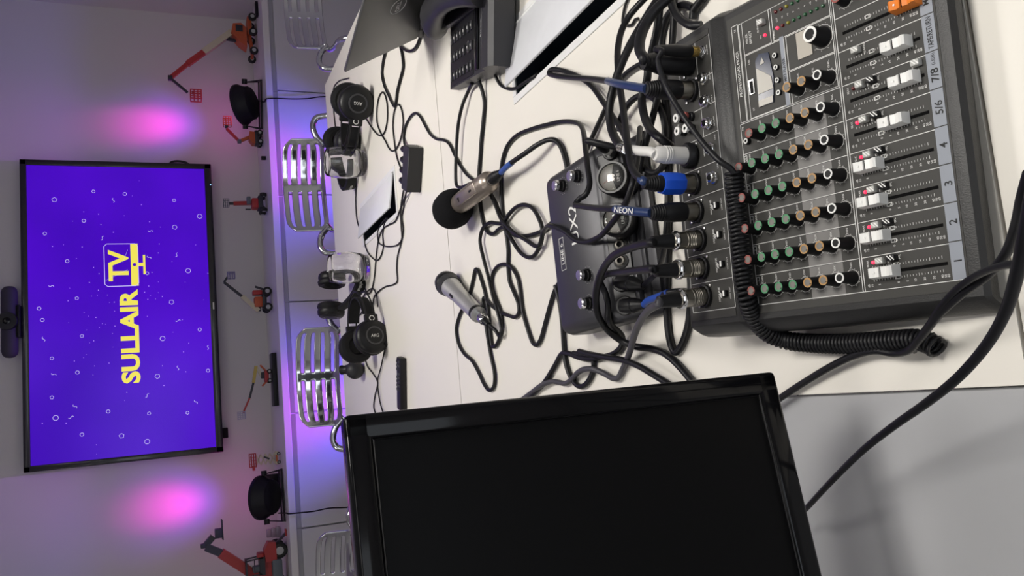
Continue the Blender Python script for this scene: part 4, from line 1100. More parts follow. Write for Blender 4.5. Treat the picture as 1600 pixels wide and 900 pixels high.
# handset lying in its cradle on the far side, lengthwise along the telephone
hsP = [(.034, PD/2+.016, .046), (.034, PD/2-.02, .062), (.034, PD/2-.08, .074), (.034, 0, .082), (.034, -PD/2+.09, .082), (.034, -PD/2+.03, .076), (.034, -PD/2+.0, .066)]
hs = MB().tube(smooth_path(hsP, 6), [ .026+.016*abs(math.cos(PI*i/36))**3 for i in range(37)], n=16, flat=(.72, 1.0)); hs.build('handset', M_TEL, tel)
for yy, zz in ((PD/2-.012, .046), (-PD/2+.018, .060)):
    MB().lathe([(0, -.014), (.024, -.014), (.030, -.006), (.032, .012), (.026, .02), (0, .022)], TR(.034, yy, zz) @ RX(-PS), 24).build('handset_cup', M_TEL, tel)
MB().rbox((.040, .0, .034), (.062, PD-.05, .016), .005, 2).build('cradle', M_BLACKPL, tel)

# ================================================================== LAPTOP
lb0 = T(649, 59, .018)
hdir = Vector((.26, -.966, 0)).normalized(); ldir = Vector((hdir.y, -hdir.x, 0))     # ldir points to -x (the way the lid leans)
if ldir.x > 0: ldir = -ldir
LWd, LHt = .318, .212
lc = lb0 + hdir*(LWd/2)
lap = thing('laptop', 'open dark grey laptop seen from behind its lid, beside the telephone', 'laptop', (lc.x, lc.y, TZ))
lean = math.radians(32)
vdir = (ldir*math.sin(lean) + Vector((0, 0, math.cos(lean)))).normalized()
nrm = hdir.cross(vdir)
if nrm.dot(ldir) < 0: nrm = -nrm         # outer side of the lid
h0 = Vector((0, 0, .016))
LMx = Matrix(((hdir.x, vdir.x, nrm.x, 0), (hdir.y, vdir.y, nrm.y, 0), (hdir.z, vdir.z, nrm.z, .016), (0, 0, 0, 1)))
M_LAP = mat('laptop_lid', (0.060, 0.060, 0.062), 0.38, metal=0.3, var=0.05)
M_LAPS = mat('laptop_silver', (0.55, 0.55, 0.55), 0.25, metal=0.9)
lid = MB().rbox((0, LHt/2, 0), (LWd, LHt, .006), .0025, 2, LMx).build('lid', M_LAP, lap)
MB().rbox((0, LHt/2, -.0035), (LWd-.002, LHt-.002, .002), .0008, 1, LMx).build('screen_rim', M_LAPS, lid)
MB().box((0, LHt/2, -.0048), (LWd-.012, LHt-.014, .0008), LMx).build('screen', M_GLOSS, lid)
sgn = 1 if (hdir.cross(vdir)).dot(nrm) > 0 else -1
LT = LMx @ TR(0, LHt*.50, .0034)
if sgn < 0: LT = LT @ RY(PI) @ TR(0, 0, -.0068)
# logo: ring with lettering
lgm = MB().text('DELL', .016, LT @ RZm(0), .006, lim=.030); lgm.tube([LT @ Vector((.021*math.cos(a), .021*math.sin(a), 0)) for a in [2*PI*k/28 for k in range(28)]], .0009, n=4, closed=True)
lgm.build('lid_logo', mat('laptop_logo', (.7, .7, .72), .3, metal=.6), lid, smooth=0)
odir = -ldir
LBx = Matrix(((hdir.x, odir.x, 0, 0), (hdir.y, odir.y, 0, 0), (0, 0, 1, 0), (0, 0, 0, 1)))
bse = MB().rbox((0, .108, .0085), (LWd, .216, .015), .003, 2, LBx).build('base', M_LAP, lap)
MB().cyl(LMx @ Vector((-LWd*.4, 0, 0)), LMx @ Vector((LWd*.4, 0, 0)), .005, n=10).build('hinge', M_BLACKPL, lap)
kbd = MB()
for r in range(5):
    for k in range(13): kbd.box((-.132+.022*k, .045+.019*r, .0165), (.018, .015, .001), LBx)
ko = kbd.build('keyboard', M_BLACKPL, bse); ko['kind'] = 'stuff'
MB().box((0, .175, .0163), (.10, .06, .0006), LBx).build('touchpad', M_LAP, bse)

# ================================================================== HEADPHONES
M_HP = mat('headphone_black', (0.007, 0.007, 0.008), 0.42, var=0.1, spec=0.3)
M_PAD = mat('headphone_leather', (0.007, 0.007, 0.0085), 0.55, bump=.2, bscale=300, spec=0.25)
def headphones(label, origin, axx, apex, style, cup_r=.045, half=.066, height=.150, text=None, flip=1, fold=0.0):
    axx = Vector(axx).normalized(); apex = Vector(apex); apex = (apex - axx*apex.dot(axx)).normalized(); yy = apex.cross(axx)
    R = Matrix(((axx.x, yy.x, apex.x, 0), (axx.y, yy.y, apex.y, 0), (axx.z, yy.z, apex.z, 0), (0, 0, 0, 1)))
    t = thing('headphones', label, 'headphones', origin, (0, 0, 0), 'studio headphones on the table')
    for s in (-1, 1):
        C = R @ TR(s*half, 0, 0) @ RY(s*PI/2)         # local z out of the ear cup
        hsg = MB().lathe([(0, .024), (cup_r*.42, .024), (cup_r*.50, .0215), (cup_r*.56, .0235), (cup_r*.84, .021), (cup_r*.97, .014), (cup_r, .004), (cup_r*.96, -.002), (0, -.002)], C, 32).build('ear_cup', M_HP, t)
        MB().lathe([(cup_r*.44, .0243), (cup_r*.48, .0249), (cup_r*.54, .0243)], C, 32).build('cup_ring', mat('cup_ring_grey', (.035, .035, .04), .3), hsg)
        MB().lathe([(cup_r*.45, -.002), (cup_r*.94, -.002), (cup_r*1.03, -.010), (cup_r*.98, -.019), (cup_r*.80, -.023), (cup_r*.55, -.018), (cup_r*.42, -.006)], C, 28).build('ear_pad', M_PAD, t)
        if text and style == 'wire':
            Cz = C @ TR(0, 0, .0252) @ RZm(flip)
            MB().text(text, .013, Cz, .006, lim=.024).build('cup_lettering', M_PRINT, hsg, smooth=0)
    if style == 'wire':
        for dy in (-.013, .013):
            pts = [R @ Vector((math.cos(a)*(half+.012), dy, .02+math.sin(a)*(height-.02))) for a in [PI*k/24 for k in range(25)]]
            MB().tube(pts, .0026, n=8).build('band_wire', M_BLACKPL, t)
        pts = [R @ Vector((math.cos(a)*(half+.002), 0, .012+math.sin(a)*(height-.030))) for a in [PI*(.16+.68*k/16) for k in range(17)]]
        MB().ribbon(pts, R @ Vector((0, 1, 0)) - R @ Vector((0, 0, 0)), .034, .004).build('head_strap', M_PAD, t)
        for s in (-1, 1):
            MB().rbox((s*(half+.008), 0, .052), (.014, .040, .026), .004, 2, R).build('slider_block', M_BLACKPL, t)
            MB().lathe([(.006, .0), (.008, 0), (.008, .001), (.006, .001)], R @ TR(s*(half+.0155), 0, .052) @ RY(s*PI/2), 16).build('slider_emblem', M_PRINT, t)
    else:
        pts = [R @ Vector((math.cos(a)*(half+.010), 0, .01+math.sin(a)*(height-.01))) for a in [PI*(.10+.80*k/20) for k in range(21)]]
        wdir = R @ Vector((0, 1, 0)) - R @ Vector((0, 0, 0))
        MB().ribbon(pts, wdir, [.022+.012*math.sin(PI*k/20) for k in range(21)], .011).build('headband', M_PAD, t)
        for s in (-1, 1):
            MB().tube(smooth_path([R @ Vector((s*(half+.012), 0, .042)), R @ Vector((s*(half+.016), .02, .02)), R @ Vector((s*(half+.010), cup_r*.95, 0))]), .004, n=8).build('yoke', M_HP, t)
            MB().tube(smooth_path([R @ Vector((s*(half+.012), 0, .042)), R @ Vector((s*(half+.016), -.02, .02)), R @ Vector((s*(half+.010), -cup_r*.95, 0))]), .004, n=8).build('yoke', M_HP, t)
        if text:
            tb = MB()
            for sx, a_mid in ((1, PI/2),):
                # lettering runs along the outside of the headband
                vs, fs, w = glyphs(text, .008); size = .017; L_ = w*size
                rad = height-.01; out = []
                for (x, y) in vs:
                    a = PI/2 - flip*(x-w/2)*size/((half+.010+rad)/2)
                    p = Vector((math.cos(a)*(half+.0165), flip*(y-.35)*size, .01+math.sin(a)*(rad+.0062)))
                    out.append(R @ p)
                tb.add(out, fs)
            tb.build('band_lettering', M_PRINT, t, smooth=0)
    return t
def onT(px, py, h): return T(px, py, h)
hpD = onT(576, 532, .045)
hpD = hpD + Vector((0, .050, .004))
headphones('black open-wire studio headphones lying beside the small black ball, near the monitor', hpD, (.12, -1, -.16), (1, -.12, -.02), 'wire', cup_r=.050, text='AKG', flip=PI/2)
hpA = onT(556, 148, .045)
headphones('black open-wire studio headphones in front of the laptop lid', hpA + Vector((.0, .055, 0)), (-.45, -1, .02), (-1, .35, .06), 'wire', cup_r=.052, text='AKG', flip=PI/2)
hpC = T(518, 461, .075); apC = T(556, 468, .030)-hpC
headphones('black studio headphones whose lettered band lies just behind the water glass nearest the wire headphones', hpC, (1, .12, -.10), apC, 'band', cup_r=.044, half=.052, height=max(.13, apC.length+.02), text='audio-technica', flip=-1)
hpB = T(535, 220, .045); apB = T(546, 290, .024)-hpB
headphones('black studio headphones with lettered band, seen through the water glass nearest the laptop', hpB, (.35, .90, .20), apB, 'band', cup_r=.042, half=.048, height=max(.12, apB.length+.01), text='audio-technica', flip=-1)

# small black ball with a stub
q = T(556, 578, .026)
t = thing('foam_ball', 'small black ball with a short stub lying at the table edge beside the headphones', 'ball', (q.x, q.y, TZ))
MB().sphere((0, 0, .029), .029, 24, 14).build('ball', mat('ball_black', (.012, .012, .016), .55), t)
MB().lathe([(0, 0), (.016, 0), (.013, .012), (.015, .018), (.015, .024), (0, .026)], TR(.004, .012, .048) @ RX(-.6), 18).build('stub', M_BLACKPL, t)

# ================================================================== WATER GLASSES
def water_glass(label, c):
    t = thing('water_glass', label, 'glass', (c.x, c.y, TZ), group='water glasses'); t.scale = (1.12, 1.12, 1.16)
    MB().lathe([(0, 0), (.029, 0), (.034, .004), (.040, .022), (.0435, .050), (.042, .078), (.0375, .098), (.036, .1005), (.0345, .099), (.0352, .094), (.0395, .076), (.041, .050), (.0375, .024), (.030, .012), (0, .0105)], None, 48).build('vessel', M_GLASS, t, smooth=60)
water_glass('clear rounded water glass nearest the laptop, beside the small hatch', (T(572, 243, 0)+T(572, 262, 0))/2 + Vector((0, .015, 0)))
water_glass('clear rounded water glass nearest the remote control, in front of a lettered headband', (T(578, 405, 0)+T(578, 425, 0))/2 + Vector((0, .03, 0)))

# ================================================================== HEADPHONE AMPLIFIER BOX
ba = T(662, 231, 0); bbp = T(658, 301, 0)
bang = math.atan2(ba.y-bbp.y, ba.x-bbp.x); BL = (ba-bbp).length
bc = (ba+bbp)/2; bn = Vector((-math.sin(bang), math.cos(bang), 0))
bo = bc + bn*.024
amp = thing('headphone_amplifier', 'small black box with a row of four plugs on its far side', 'amplifier', (bo.x, bo.y, TZ), (0, 0, bang))
MB().rbox((0, 0, .0185), (BL, .048, .035), .0015, 1).build('housing', mat('amp_black', (.013, .013, .015), .5), amp)
MB().box((0, .0245, .0185), (BL-.006, .0015, .031)).build('front_plate', M_BLACKPL, amp)
for k in range(4):
    x = BL*(-.36+.24*k)
    MB().cyl((x, .024, .027), (x, .054, .027), .0088, .0080, n=16).build('volume_knob', M_BLACKPL, amp)
    MB().cyl((x, .024, .011), (x, .034, .011), .005, n=14).build('jack_plug', M_BLACKPL, amp)
for s in (-1, 1): MB().cyl((BL/2, s*.017, .008), (BL/2+.001, s*.017, .008), .002, n=8).build('screw', M_STEEL, amp)

# ================================================================== REMOTE
r0, r1 = T(627, 558, .009), T(628, 641, .009)
rang = math.atan2(r0.y-r1.y, r0.x-r1.x); rc = (r0+r1)/2; RL = (r0-r1).length
rem = thing('remote_control', 'slim black remote control lying on the white table', 'remote control', (rc.x, rc.y, TZ), (0, 0, rang))
MB().rbox((0, 0, .009), (RL, .040, .018), .005, 2).build('case', M_BLACKPL, rem)
for k in range(8):
    for j in (-1, 0, 1):
        if (k*3+j) % 5 != 0: MB().rbox((RL*.42-RL*.075*k, j*.011, .0188), (.007, .006, .002), .0008, 1).build('button', mat('remote_button', (.05, .05, .055), .5), rem)

# ================================================================== MICROPHONES
def axis_frame(p, q):
    F, L = MB().frame(p, q); return F, L
M_CHAMP = mat('champagne_metal', (0.36, 0.31, 0.27), 0.33, metal=0.8, var=0.05)
a0, a1 = T(708, 326, .040), T(768, 281, .030)
F, L = axis_frame(a0, a1)
Fl = TR(-a0.x, -a0.y, -TZ) @ F
m1 = thing('condenser_microphone', 'champagne metal condenser microphone with a black foam windscreen', 'microphone', (a0.x, a0.y, TZ))
MB().lathe([(0, -.048), (.016, -.046), (.030, -.036), (.038, -.018), (.0395, .002), (.036, .020), (.029, .034), (.021, .038)], Fl, 32).build('windscreen', M_FOAM, m1)
prf = [(.019, .030), (.0195, .034), (.020, .060), (.020, L-.012), (.017, L-.004), (.012, L), (0, L)]
MB().lathe(prf, Fl, 28).build('body', M_CHAMP, m1)
up = (Fl.to_3x3().inverted() @ Vector((-.25, -.45, 1))); ua_ = math.atan2(up.y, up.x)
MB().rbox((.0165, 0, L*.58), (.010, .020, L*.50), .002, 2, Fl @ RZm(ua_)).build('flat_face', M_CHAMP, m1)
MB().prism([(-.004, -.004), (.004, -.004), (0, .005)], 0, .0006, Fl @ RZm(ua_) @ TR(.0217, 0, L*.42) @ RY(PI/2)).build('pattern_mark', M_BLACKPL, m1)
MB().rbox((.0218, 0, L*.72), (.0015, .004, .010), .0005, 1, Fl @ RZm(ua_)).build('switch', M_BLACKPL, m1)
m1_tail = a1; m1_dir = (a1-a0).normalized()
b0_, b1_ = T(698, 442, .026), T(748, 492, .020)
F, L2 = axis_frame(b0_, b1_)
Fl = TR(-b0_.x, -b0_.y, -TZ) @ F
m2 = thing('handheld_microphone', 'silver handheld dynamic microphone with a dark grille', 'microphone', (b0_.x, b0_.y, TZ))
M_GRILLE = mat('mic_grille', (0.05, 0.05, 0.055), 0.45, metal=0.6, bump=.9, bscale=1200)
MB().lathe([(0, -.026), (.010, -.0245), (.018, -.019), (.0238, -.009), (.0255, .002), (.0255, .012), (.0235, .022), (.0225, .026), (0, .026)], Fl, 28).build('grille', M_GRILLE, m2)
MB().lathe([(.0257, .0), (.0264, .002), (.0264, .008), (.0257, .010)], Fl, 28).build('grille_band', M_BLACKPL, m2)
M_SILV = mat('mic_silver', (0.50, 0.50, 0.50), 0.38, metal=0.7, var=.04)
MB().lathe([(0, .022), (.0215, .022), (.0205, .040), (.0175, .070), (.0155, L2-.006), (.0160, L2), (0, L2)], Fl, 28).build('handle', M_SILV, m2)
MB().lathe([(.0158, L2-.014), (.0163, L2-.012), (.0163, L2-.006), (.0160, L2-.004)], Fl, 28).build('end_ring', M_BLACKPL, m2)
MB().rbox((0, .0178, .075), (.006, .003, .016), .001, 1, Fl).build('switch', M_BLACKPL, m2)
m2_tail = b1_; m2_dir = (b1_-b0_).normalized()
# ================================================================== CABLES AND PLUGS
GRP = 'black cables on the table'
def cable(name, label, pts, r, material=M_RUBBER, group=GRP, n=8, sub=5, cat='cable', raw=False):
    W = [p if isinstance(p, Vector) else T(*p) for p in pts]
    o = Vector((W[0].x, W[0].y, TZ))
    t = thing(name, label, cat, o, group=group)
    MB().tube([p-o for p in smooth_path(W, sub)], r, n=n).build('cord', material, t, smooth=60)
    return t, o
def seg(t, o, name, pts, r, material, n=12, sub=4):
    W = [p if isinstance(p, Vector) else T(*p) for p in pts]
    return MB().tube([p-o for p in smooth_path(W, sub)], r, n=n).build(name, material, t, smooth=60)
def mxw(a, b, z): 
    p = EA*a + EB*b; return Vector((p.x, p.y, TZ+z))
def plug(t, o, a, b, style, lean=(0, 0), z0=RZ_):
    """XLR connector standing in the mixer's rear deck; returns the point where its cable leaves"""
    base = mxw(a, b, z0+.001); d = Vector((lean[0], lean[1], 1)).normalized()
    tip = base + d*.060
    F, L = MB().frame(base-o, tip-o)
    F = F @ Matrix.Diagonal((1, 1, .88, 1)); d = d*.88
    if style == 'metal':
        MB().lathe([(0, 0), (.0093, 0), (.0093, .020), (.0089, .0205), (.0089, .030), (.0098, .0305), (.0098, .0345), (.0078, .037), (0, .037)], F, 24).build('plug_shell', M_NICKEL, t)
        g_ = MB()
        for k in range(4): g_.lathe([(.0093, .0085+.0022*k), (.0097, .0090+.0022*k), (.0097, .0098+.0022*k), (.0093, .0103+.0022*k)], F, 24)
        g_.build('grip_rings', M_NICKEL, t)
        MB().lathe([(.0096, .0300), (.0104, .0308), (.0104, .0338), (.0092, .0360)], F, 24).build('collar', M_CHROME, t)
        MB().lathe([(.0080, .036), (.0078, .040), (.0060, .062), (.0045, .063), (0, .063)], F, 20).build('boot', M_BLACKPL, t)
        return base+d*.062
    if style == 'black':
        MB().lathe([(0, 0), (.0093, 0), (.0093, .018), (.0090, .019), (0, .019)], F, 24).build('plug_shell', M_NICKEL, t)
        MB().lathe([(.0095, .0175), (.0101, .020), (.0101, .040), (.0085, .046), (.0062, .062), (0, .062)], F, 24).build('boot', M_BLACKPL, t)
        g_ = MB()
        for k in range(5): g_.lathe([(.0080-.0004*k, .046+.003*k), (.0090-.0004*k, .0468+.003*k), (.0090-.0004*k, .0480+.003*k), (.0080-.0004*k, .0486+.003*k)], F, 20)
        g_.build('boot_ribs', M_BLACKPL, t)
        return base+d*.061
    if style == 'allblack':
        MB().lathe([(0, 0), (.0112, 0), (.0118, .004), (.0118, .040), (.0100, .047), (.0075, .062), (0, .062)], F, 24).build('plug_shell', M_BLACKPL, t)
        g_ = MB()
        for k in range(5): g_.lathe([(.0082, .048+.003*k), (.0092-.0003*k, .0488+.003*k), (.0092-.0003*k, .0500+.003*k), (.0080, .0506+.003*k)], F, 20)
        g_.build('boot_ribs', M_BLACKPL, t)
        return base+d*.061
    if style == 'blue':
        MB().lathe([(0, 0), (.0098, 0), (.0098, .020), (0, .020)], F, 24).build('plug_shell', M_NICKEL, t)
        MB().lathe([(.0096, .0165), (.0110, .018), (.0118, .022), (.0118, .042), (.0108, .046), (.0085, .046)], F, 8).build('color_ring', M_BLUE, t, smooth=20)
        MB().lathe([(.0088, .045), (.0082, .050), (.0056, .069), (.0046, .0695), (0, .0695)], F, 20).build('boot', M_BLACKPL, t)
        g_ = MB()
        for k in range(5): g_.lathe([(.0072-.0004*k, .051+.003*k), (.0084-.0005*k, .0518+.003*k), (.0084-.0005*k, .0530+.003*k), (.0072-.0004*k, .0536+.003*k)], F, 20)
        g_.build('boot_ribs', M_BLACKPL, t)
        return base+d*.069
    if style == 'white':
        MB().lathe([(.0120, .0), (.0135, .002), (.0135, .007), (.0115, .010), (0, .010)], F, 28).build('socket_collar', M_BLACKPL, t)
        MB().lathe([(0, .006), (.0090, .006), (.0088, .030), (.0084, .046), (.0060, .050), (0, .050)], F, 24).build('boot', M_WHITECABLE, t)
        g_ = MB()
        for k in range(3): g_.lathe([(.0086, .030+.003*k), (.0092, .0306+.003*k), (.0092, .0318+.003*k), (.0086, .0324+.003*k)], F, 24)
        g_.build('boot_ribs', M_WHITECABLE, t)
        return base+d*.049
xa_ = lambda k: .0507+.0291*k
h2 = .0045
def low(pts, h=.0042): return [(x, y, h) if len(pp) == 2 else pp for pp in pts for (x, y) in [pp[:2]]]

# --- channel 3 'NEON' cable, long tangle across the table
def start(name, label, group=GRP, cat='cable', loc=None):
    o = Vector((loc[0], loc[1], TZ)); return thing(name, label, cat, o, group=group), o
def cord(t, o, pts, r, material=M_RUBBER, n=8, sub=5, name='cord'):
    W = [p if isinstance(p, Vector) else T(*p) for p in pts]
    return MB().tube([p-o for p in smooth_path(W, sub)], r, n=n).build(name, material, t, smooth=60)
XG = 'connector cables plugged into the mixer'
t, o = start('microphone_cable', 'black cable with a blue sleeve reading NEON, looping over the interface into the mixer', XG, loc=mxw(xa_(3), .677, 0))
e = plug(t, o, xa_(3), .677, 'black', lean=(-.02, .05))
nA, nB = T(1015, 327.5, .1225), T(962, 327, .117)
cord(t, o, [e.lerp(nB, q_/6) + Vector((0, 0, .003*math.sin(PI*q_/6))) for q_ in range(6)] + [nB, T(930, 325, .105), T(908, 322, .092), T(899, 319, .085), T(905, 311, .080), T(915, 304, .078), T(921, 290, .072), T(918, 260, .066), T(914, 225, .05), T(911, 204, .03), T(904, 193, .015)]
     + low([(880, 190), (855, 195), (830, 202), (806, 213), (791, 232), (784, 258), (783, 290), (784, 320), (787, 345), (791, 366), (794, 390), (794, 415), (796, 438), (803, 456), (810, 474), (811, 488), (806, 495), (795, 493), (780, 486), (767, 476), (757, 465), (755, 468), (757, 490), (761, 520), (767, 555), (773, 585), (772, 603), (765, 610), (757, 601), (748, 582), (738, 564), (725, 552), (716, 535), (713, 515), (717, 496), (724, 480), (733, 462), (739, 438), (743, 421), (747, 423), (753, 440), (758, 458), (762, 480), (766, 520), (769, 540), (774, 541), (780, 530), (784, 510), (783, 490), (776, 470), (769, 450), (769, 432), (776, 418), (788, 413), (800, 418), (809, 434), (813, 455), (816, 482), (824, 512), (833, 536), (839, 539), (845, 530), (852, 505), (860, 476), (868, 452), (882, 430)]), .0037)
bandp = [e.lerp(nB, q_/6) + Vector((0, 0, .003*math.sin(PI*q_/6))) for q_ in range(7)]
seg(t, o, 'blue_sleeve', bandp, .0047, M_BLUEBAND)
mid = (bandp[3]+bandp[4])/2; bdir = (e-nB).normalized(); tocam = (CAMP-mid).normalized(); tocam = (tocam - bdir*tocam.dot(bdir)).normalized()
# lettering runs round the sleeve facing up toward the sitter
yv = tocam.cross(bdir).normalized(); xv = bdir
NM = Matrix(((xv.x, yv.x, tocam.x, mid.x-o.x), (xv.y, yv.y, tocam.y, mid.y-o.y), (xv.z, yv.z, tocam.z, mid.z-o.z), (0, 0, 0, 1)))
nx = NM @ Vector((1, 0, 0)) - NM @ Vector((0, 0, 0))
# in the stored picture the word reads left to right
s_ = -1 if nx.dot(-UP) < 0 else 1
nt_ = MB().text('NEON', .0085, NM @ (RZm(PI) if s_ < 0 else Matrix.Identity(4)) @ TR(0, 0, .0052) @ Matrix.Diagonal((1.75, 1, 1, 1)), .006, lim=.040); nt_.build('sleeve_lettering', M_PRINT, t, smooth=0)

# --- channel 1, 2, 4 metal plugs
t, o = start('microphone_cable', 'grey-black cable from the metal plug nearest the coiled cable corner, wriggling behind the monitor', XG, loc=mxw(xa_(0), .677, 0))
e = plug(t, o, xa_(0), .677, 'metal', lean=(-.06, .05))
cord(t, o, [e, T(1030, 474, .128), T(1014, 484, .110), T(1000, 503, .075), T(990, 528, .040), T(983, 553, .015), (974, 575, .006), (966, 590, .006), (958, 591, .006), (945, 584, .006), (928, 577, .012), (913, 577, .012), (902, 583, .010), (893, 593, .006), (884, 599, .005), (872, 597, .005), (862, 596, .006), (848, 601, .009), (830, 614, .006), (815, 625, .005), (800, 636, .005), (790, 645, .005)], .0042, M_GREYCABLE)
t, o = start('microphone_cable', 'black cable from the middle of three metal plugs, running flat over the interface corner', XG, loc=mxw(xa_(1), .677, 0))
e = plug(t, o, xa_(1), .677, 'metal', lean=(-.03, .06))
cord(t, o, [e, T(1022, 420.5, .128), T(1000, 422, .118), T(975, 425, .100), T(955, 427, .080), T(943, 431, .068), T(938, 441, .062), T(945, 456, .056), T(950, 475, .054), T(950, 494, .052), T(955, 508, .040), T(966, 518, .020), (973, 528, .008), (971, 541, .006), (960, 552, .006), (942, 558, .006), (920, 561, .006), (903, 558, .006), (888, 552, .006), (878, 553, .005), (868, 570, .005), (852, 596, .005), (838, 612, .005), (822, 626, .005), (805, 640, .005)], .0042)
t, o = start('microphone_cable', 'thick black cable from the metal plug next to the NEON plug, sweeping to the monitor', XG, loc=mxw(xa_(2), .677, 0))
e = plug(t, o, xa_(2), .677, 'metal', lean=(-.02, .10))
cord(t, o, [e, T(1020, 379, .130), T(1003, 382, .125), T(980, 389, .115), T(960, 399, .105), T(945, 416, .092), T(935, 440, .082), T(931, 468, .072), T(936, 496, .058), T(952, 518, .035), T(972, 533, .018), (992, 541, .010), (1018, 545, .007), (1038, 552, .006), (1058, 569, .006), (1078, 592, .006), (1092, 610, .006), (1104, 626, .006)], .0046)
# --- blue plug
t, o = start('microphone_cable', 'black cable ending in a plug with a bright blue ring', XG, loc=mxw(xa_(4), .677, 0))
e = plug(t, o, xa_(4), .677, 'blue', lean=(-.01, .02))
cord(t, o, [e, T(1006, 283, .128), T(995, 274, .128), T(986, 258, .124), T(981, 230, .118), T(977, 195, .105), T(973, 165, .095), T(968, 130, .085), T(965, 100, .075), T(966, 72, .065), T(972, 46, .055), T(984, 24, .045), T(1005, 0, .035), T(1030, -25, .02)], .0040)
seg(t, o, 'blue_sleeve', [e, T(1006, 283, .128), T(1001, 280, .128)], .0044, M_BLUEBAND)
# --- white plug
t, o = start('microphone_cable', 'white plug and short white cable end on the black cable to the interface', XG, loc=mxw(xa_(5), .677, 0))
e = plug(t, o, xa_(5), .677, 'white', lean=(.02, .04))
cord(t, o, [e, T(1020, 238, .111), T(1000, 236, .112), T(982, 233, .110), T(976, 232, .109)], .0052, M_WHITECABLE, n=12)
seg(t, o, 'plug_tail', [T(978, 232.5, .111), T(970, 230, .104)], .0056, M_CHROME)
gx, gt = UXJ['guitar']
g0, g1 = uworld(gx, gt, .004), uworld(gx, gt, .026)
cord(t, o, [T(971, 230, .105), T(960, 214, .098), T(954, 196, .094), T(952, 172, .092), T(957, 142, .088), T(968, 108, .080), T(985, 70, .068), T(1006, 34, .052), T(1026, 2, .035), T(1045, -25, .02)], .0050, name='long_cord')
t, o = start('instrument_cable', 'jack plug with pale tip pushed into the corner socket of the interface', 'plugs in the interface', loc=g0)
F, L = MB().frame(g0-o, g1-o)
MB().lathe([(0, -.006), (.0032, -.006), (.0032, .006), (.0055, .007), (.0060, .010), (.0060, .016), (.0050, .018), (0, .018)], F, 18).build('plug_tip', M_CHROME, t)
MB().lathe([(.0062, .008), (.0068, .010), (.0068, .014), (.0062, .016)], F, 18).build('plug_ring', M_KWH, t)
MB().lathe([(.0050, .017), (.0062, .019), (.0060, .034), (.0045, .044), (0, .045)], F, 18).build('boot', M_BLACKPL, t)
gd = (g1-g0).normalized()
cord(t, o, [g0+gd*.040, g0+gd*.060+Vector((0, 0, .008)), T(980, 232, .050), T(978, 218, .040), T(968, 198, .028), T(953, 175, .018), T(940, 156, .012), (925, 135, .008), (908, 122, .0065), (890, 114, .006), (872, 109, .006), (860, 110, .008), (858, 114, .010), (866, 118, .014), (890, 121, .022), T(920, 123, .040), T(950, 126.5, .07)], .0040)
# --- upper black plugs
t, o = start('microphone_cable', 'black cable with a plain dark blue sleeve and metal-nosed plug at the mixer output', XG, loc=mxw(.2620, .6665, 0))
e = plug(t, o, .2620, .6665, 'black', lean=(-.02, .03))
cord(t, o, [e.lerp(T(950, 126.5, .072), q_/6) + Vector((0, 0, .008*math.sin(PI*q_/6))) for q_ in range(7)], .0040)
seg(t, o, 'blue_sleeve', [e.lerp(T(950, 126.5, .072), q_/6) + Vector((0, 0, .008*math.sin(PI*q_/6))) for q_ in range(7)], .0046, M_BLUEBAND)
t, o = start('microphone_cable', 'thick black cable bending into an all-black plug beside the gold headphone plug', XG, loc=mxw(.2893, .6665, 0))
e = plug(t, o, .2893, .6665, 'allblack', lean=(-.01, .03))
cord(t, o, [e, T(1006, 92, .122), T(1000, 80, .120), T(1000, 62, .116), T(1008, 40, .108), T(1024, 16, .098), T(1046, -4, .085), T(1070, -25, .07)], .0056)
# --- headphone plug and coiled cable
t, o = start('coiled_cable', 'black coiled headphone cable draped over the mixer knobs and down its side', 'coiled cable', loc=mxw(.2936, .6435, 0))
b0c = mxw(.2936, .6435, RZ_+.004); dcc = Vector((-.01, .05, 1)).normalized()
F, L = MB().frame(b0c-o, b0c+dcc*.05-o)
MB().lathe([(0, 0), (.0046, 0), (.0046, .0025), (.0052, .003), (.0052, .011), (.0046, .0115), (0, .0115)], F, 20).build('plug_sleeve', M_GOLD, t)
MB().lathe([(.0056, .0105), (.0064, .013), (.0062, .030), (.0046, .046), (.0030, .052), (0, .052)], F, 20).build('boot', M_BLACKPL, t)
ce = b0c+dcc*.050
cord(t, o, [ce, T(1034, 80, .122), T(1029, 92, .122), T(1031, 108, .120), T(1040, 133, .115), T(1053, 158, .110), T(1068, 182, .104), T(1086, 207, .099), T(1104, 230, .095), T(1125, 252, .090), T(1140, 262, .084), T(1147, 270, .080)], .0030)
axis = [T(1147, 268, .074), T(1149, 300, .0715), T(1153, 340, .071), T(1157, 385, .071), T(1162, 430, .071), T(1167, 465, .069), T(1178, 495, .056), T(1197, 518, .040), T(1225, 531, .022), T(1265, 536, .013), T(1310, 537, .0115), T(1355, 535, .0115), T(1400, 532, .0115), T(1432, 531, .0115), T(1452, 536, .0115), T(1466, 545, .0115)]
ax = smooth_path(axis, 40)
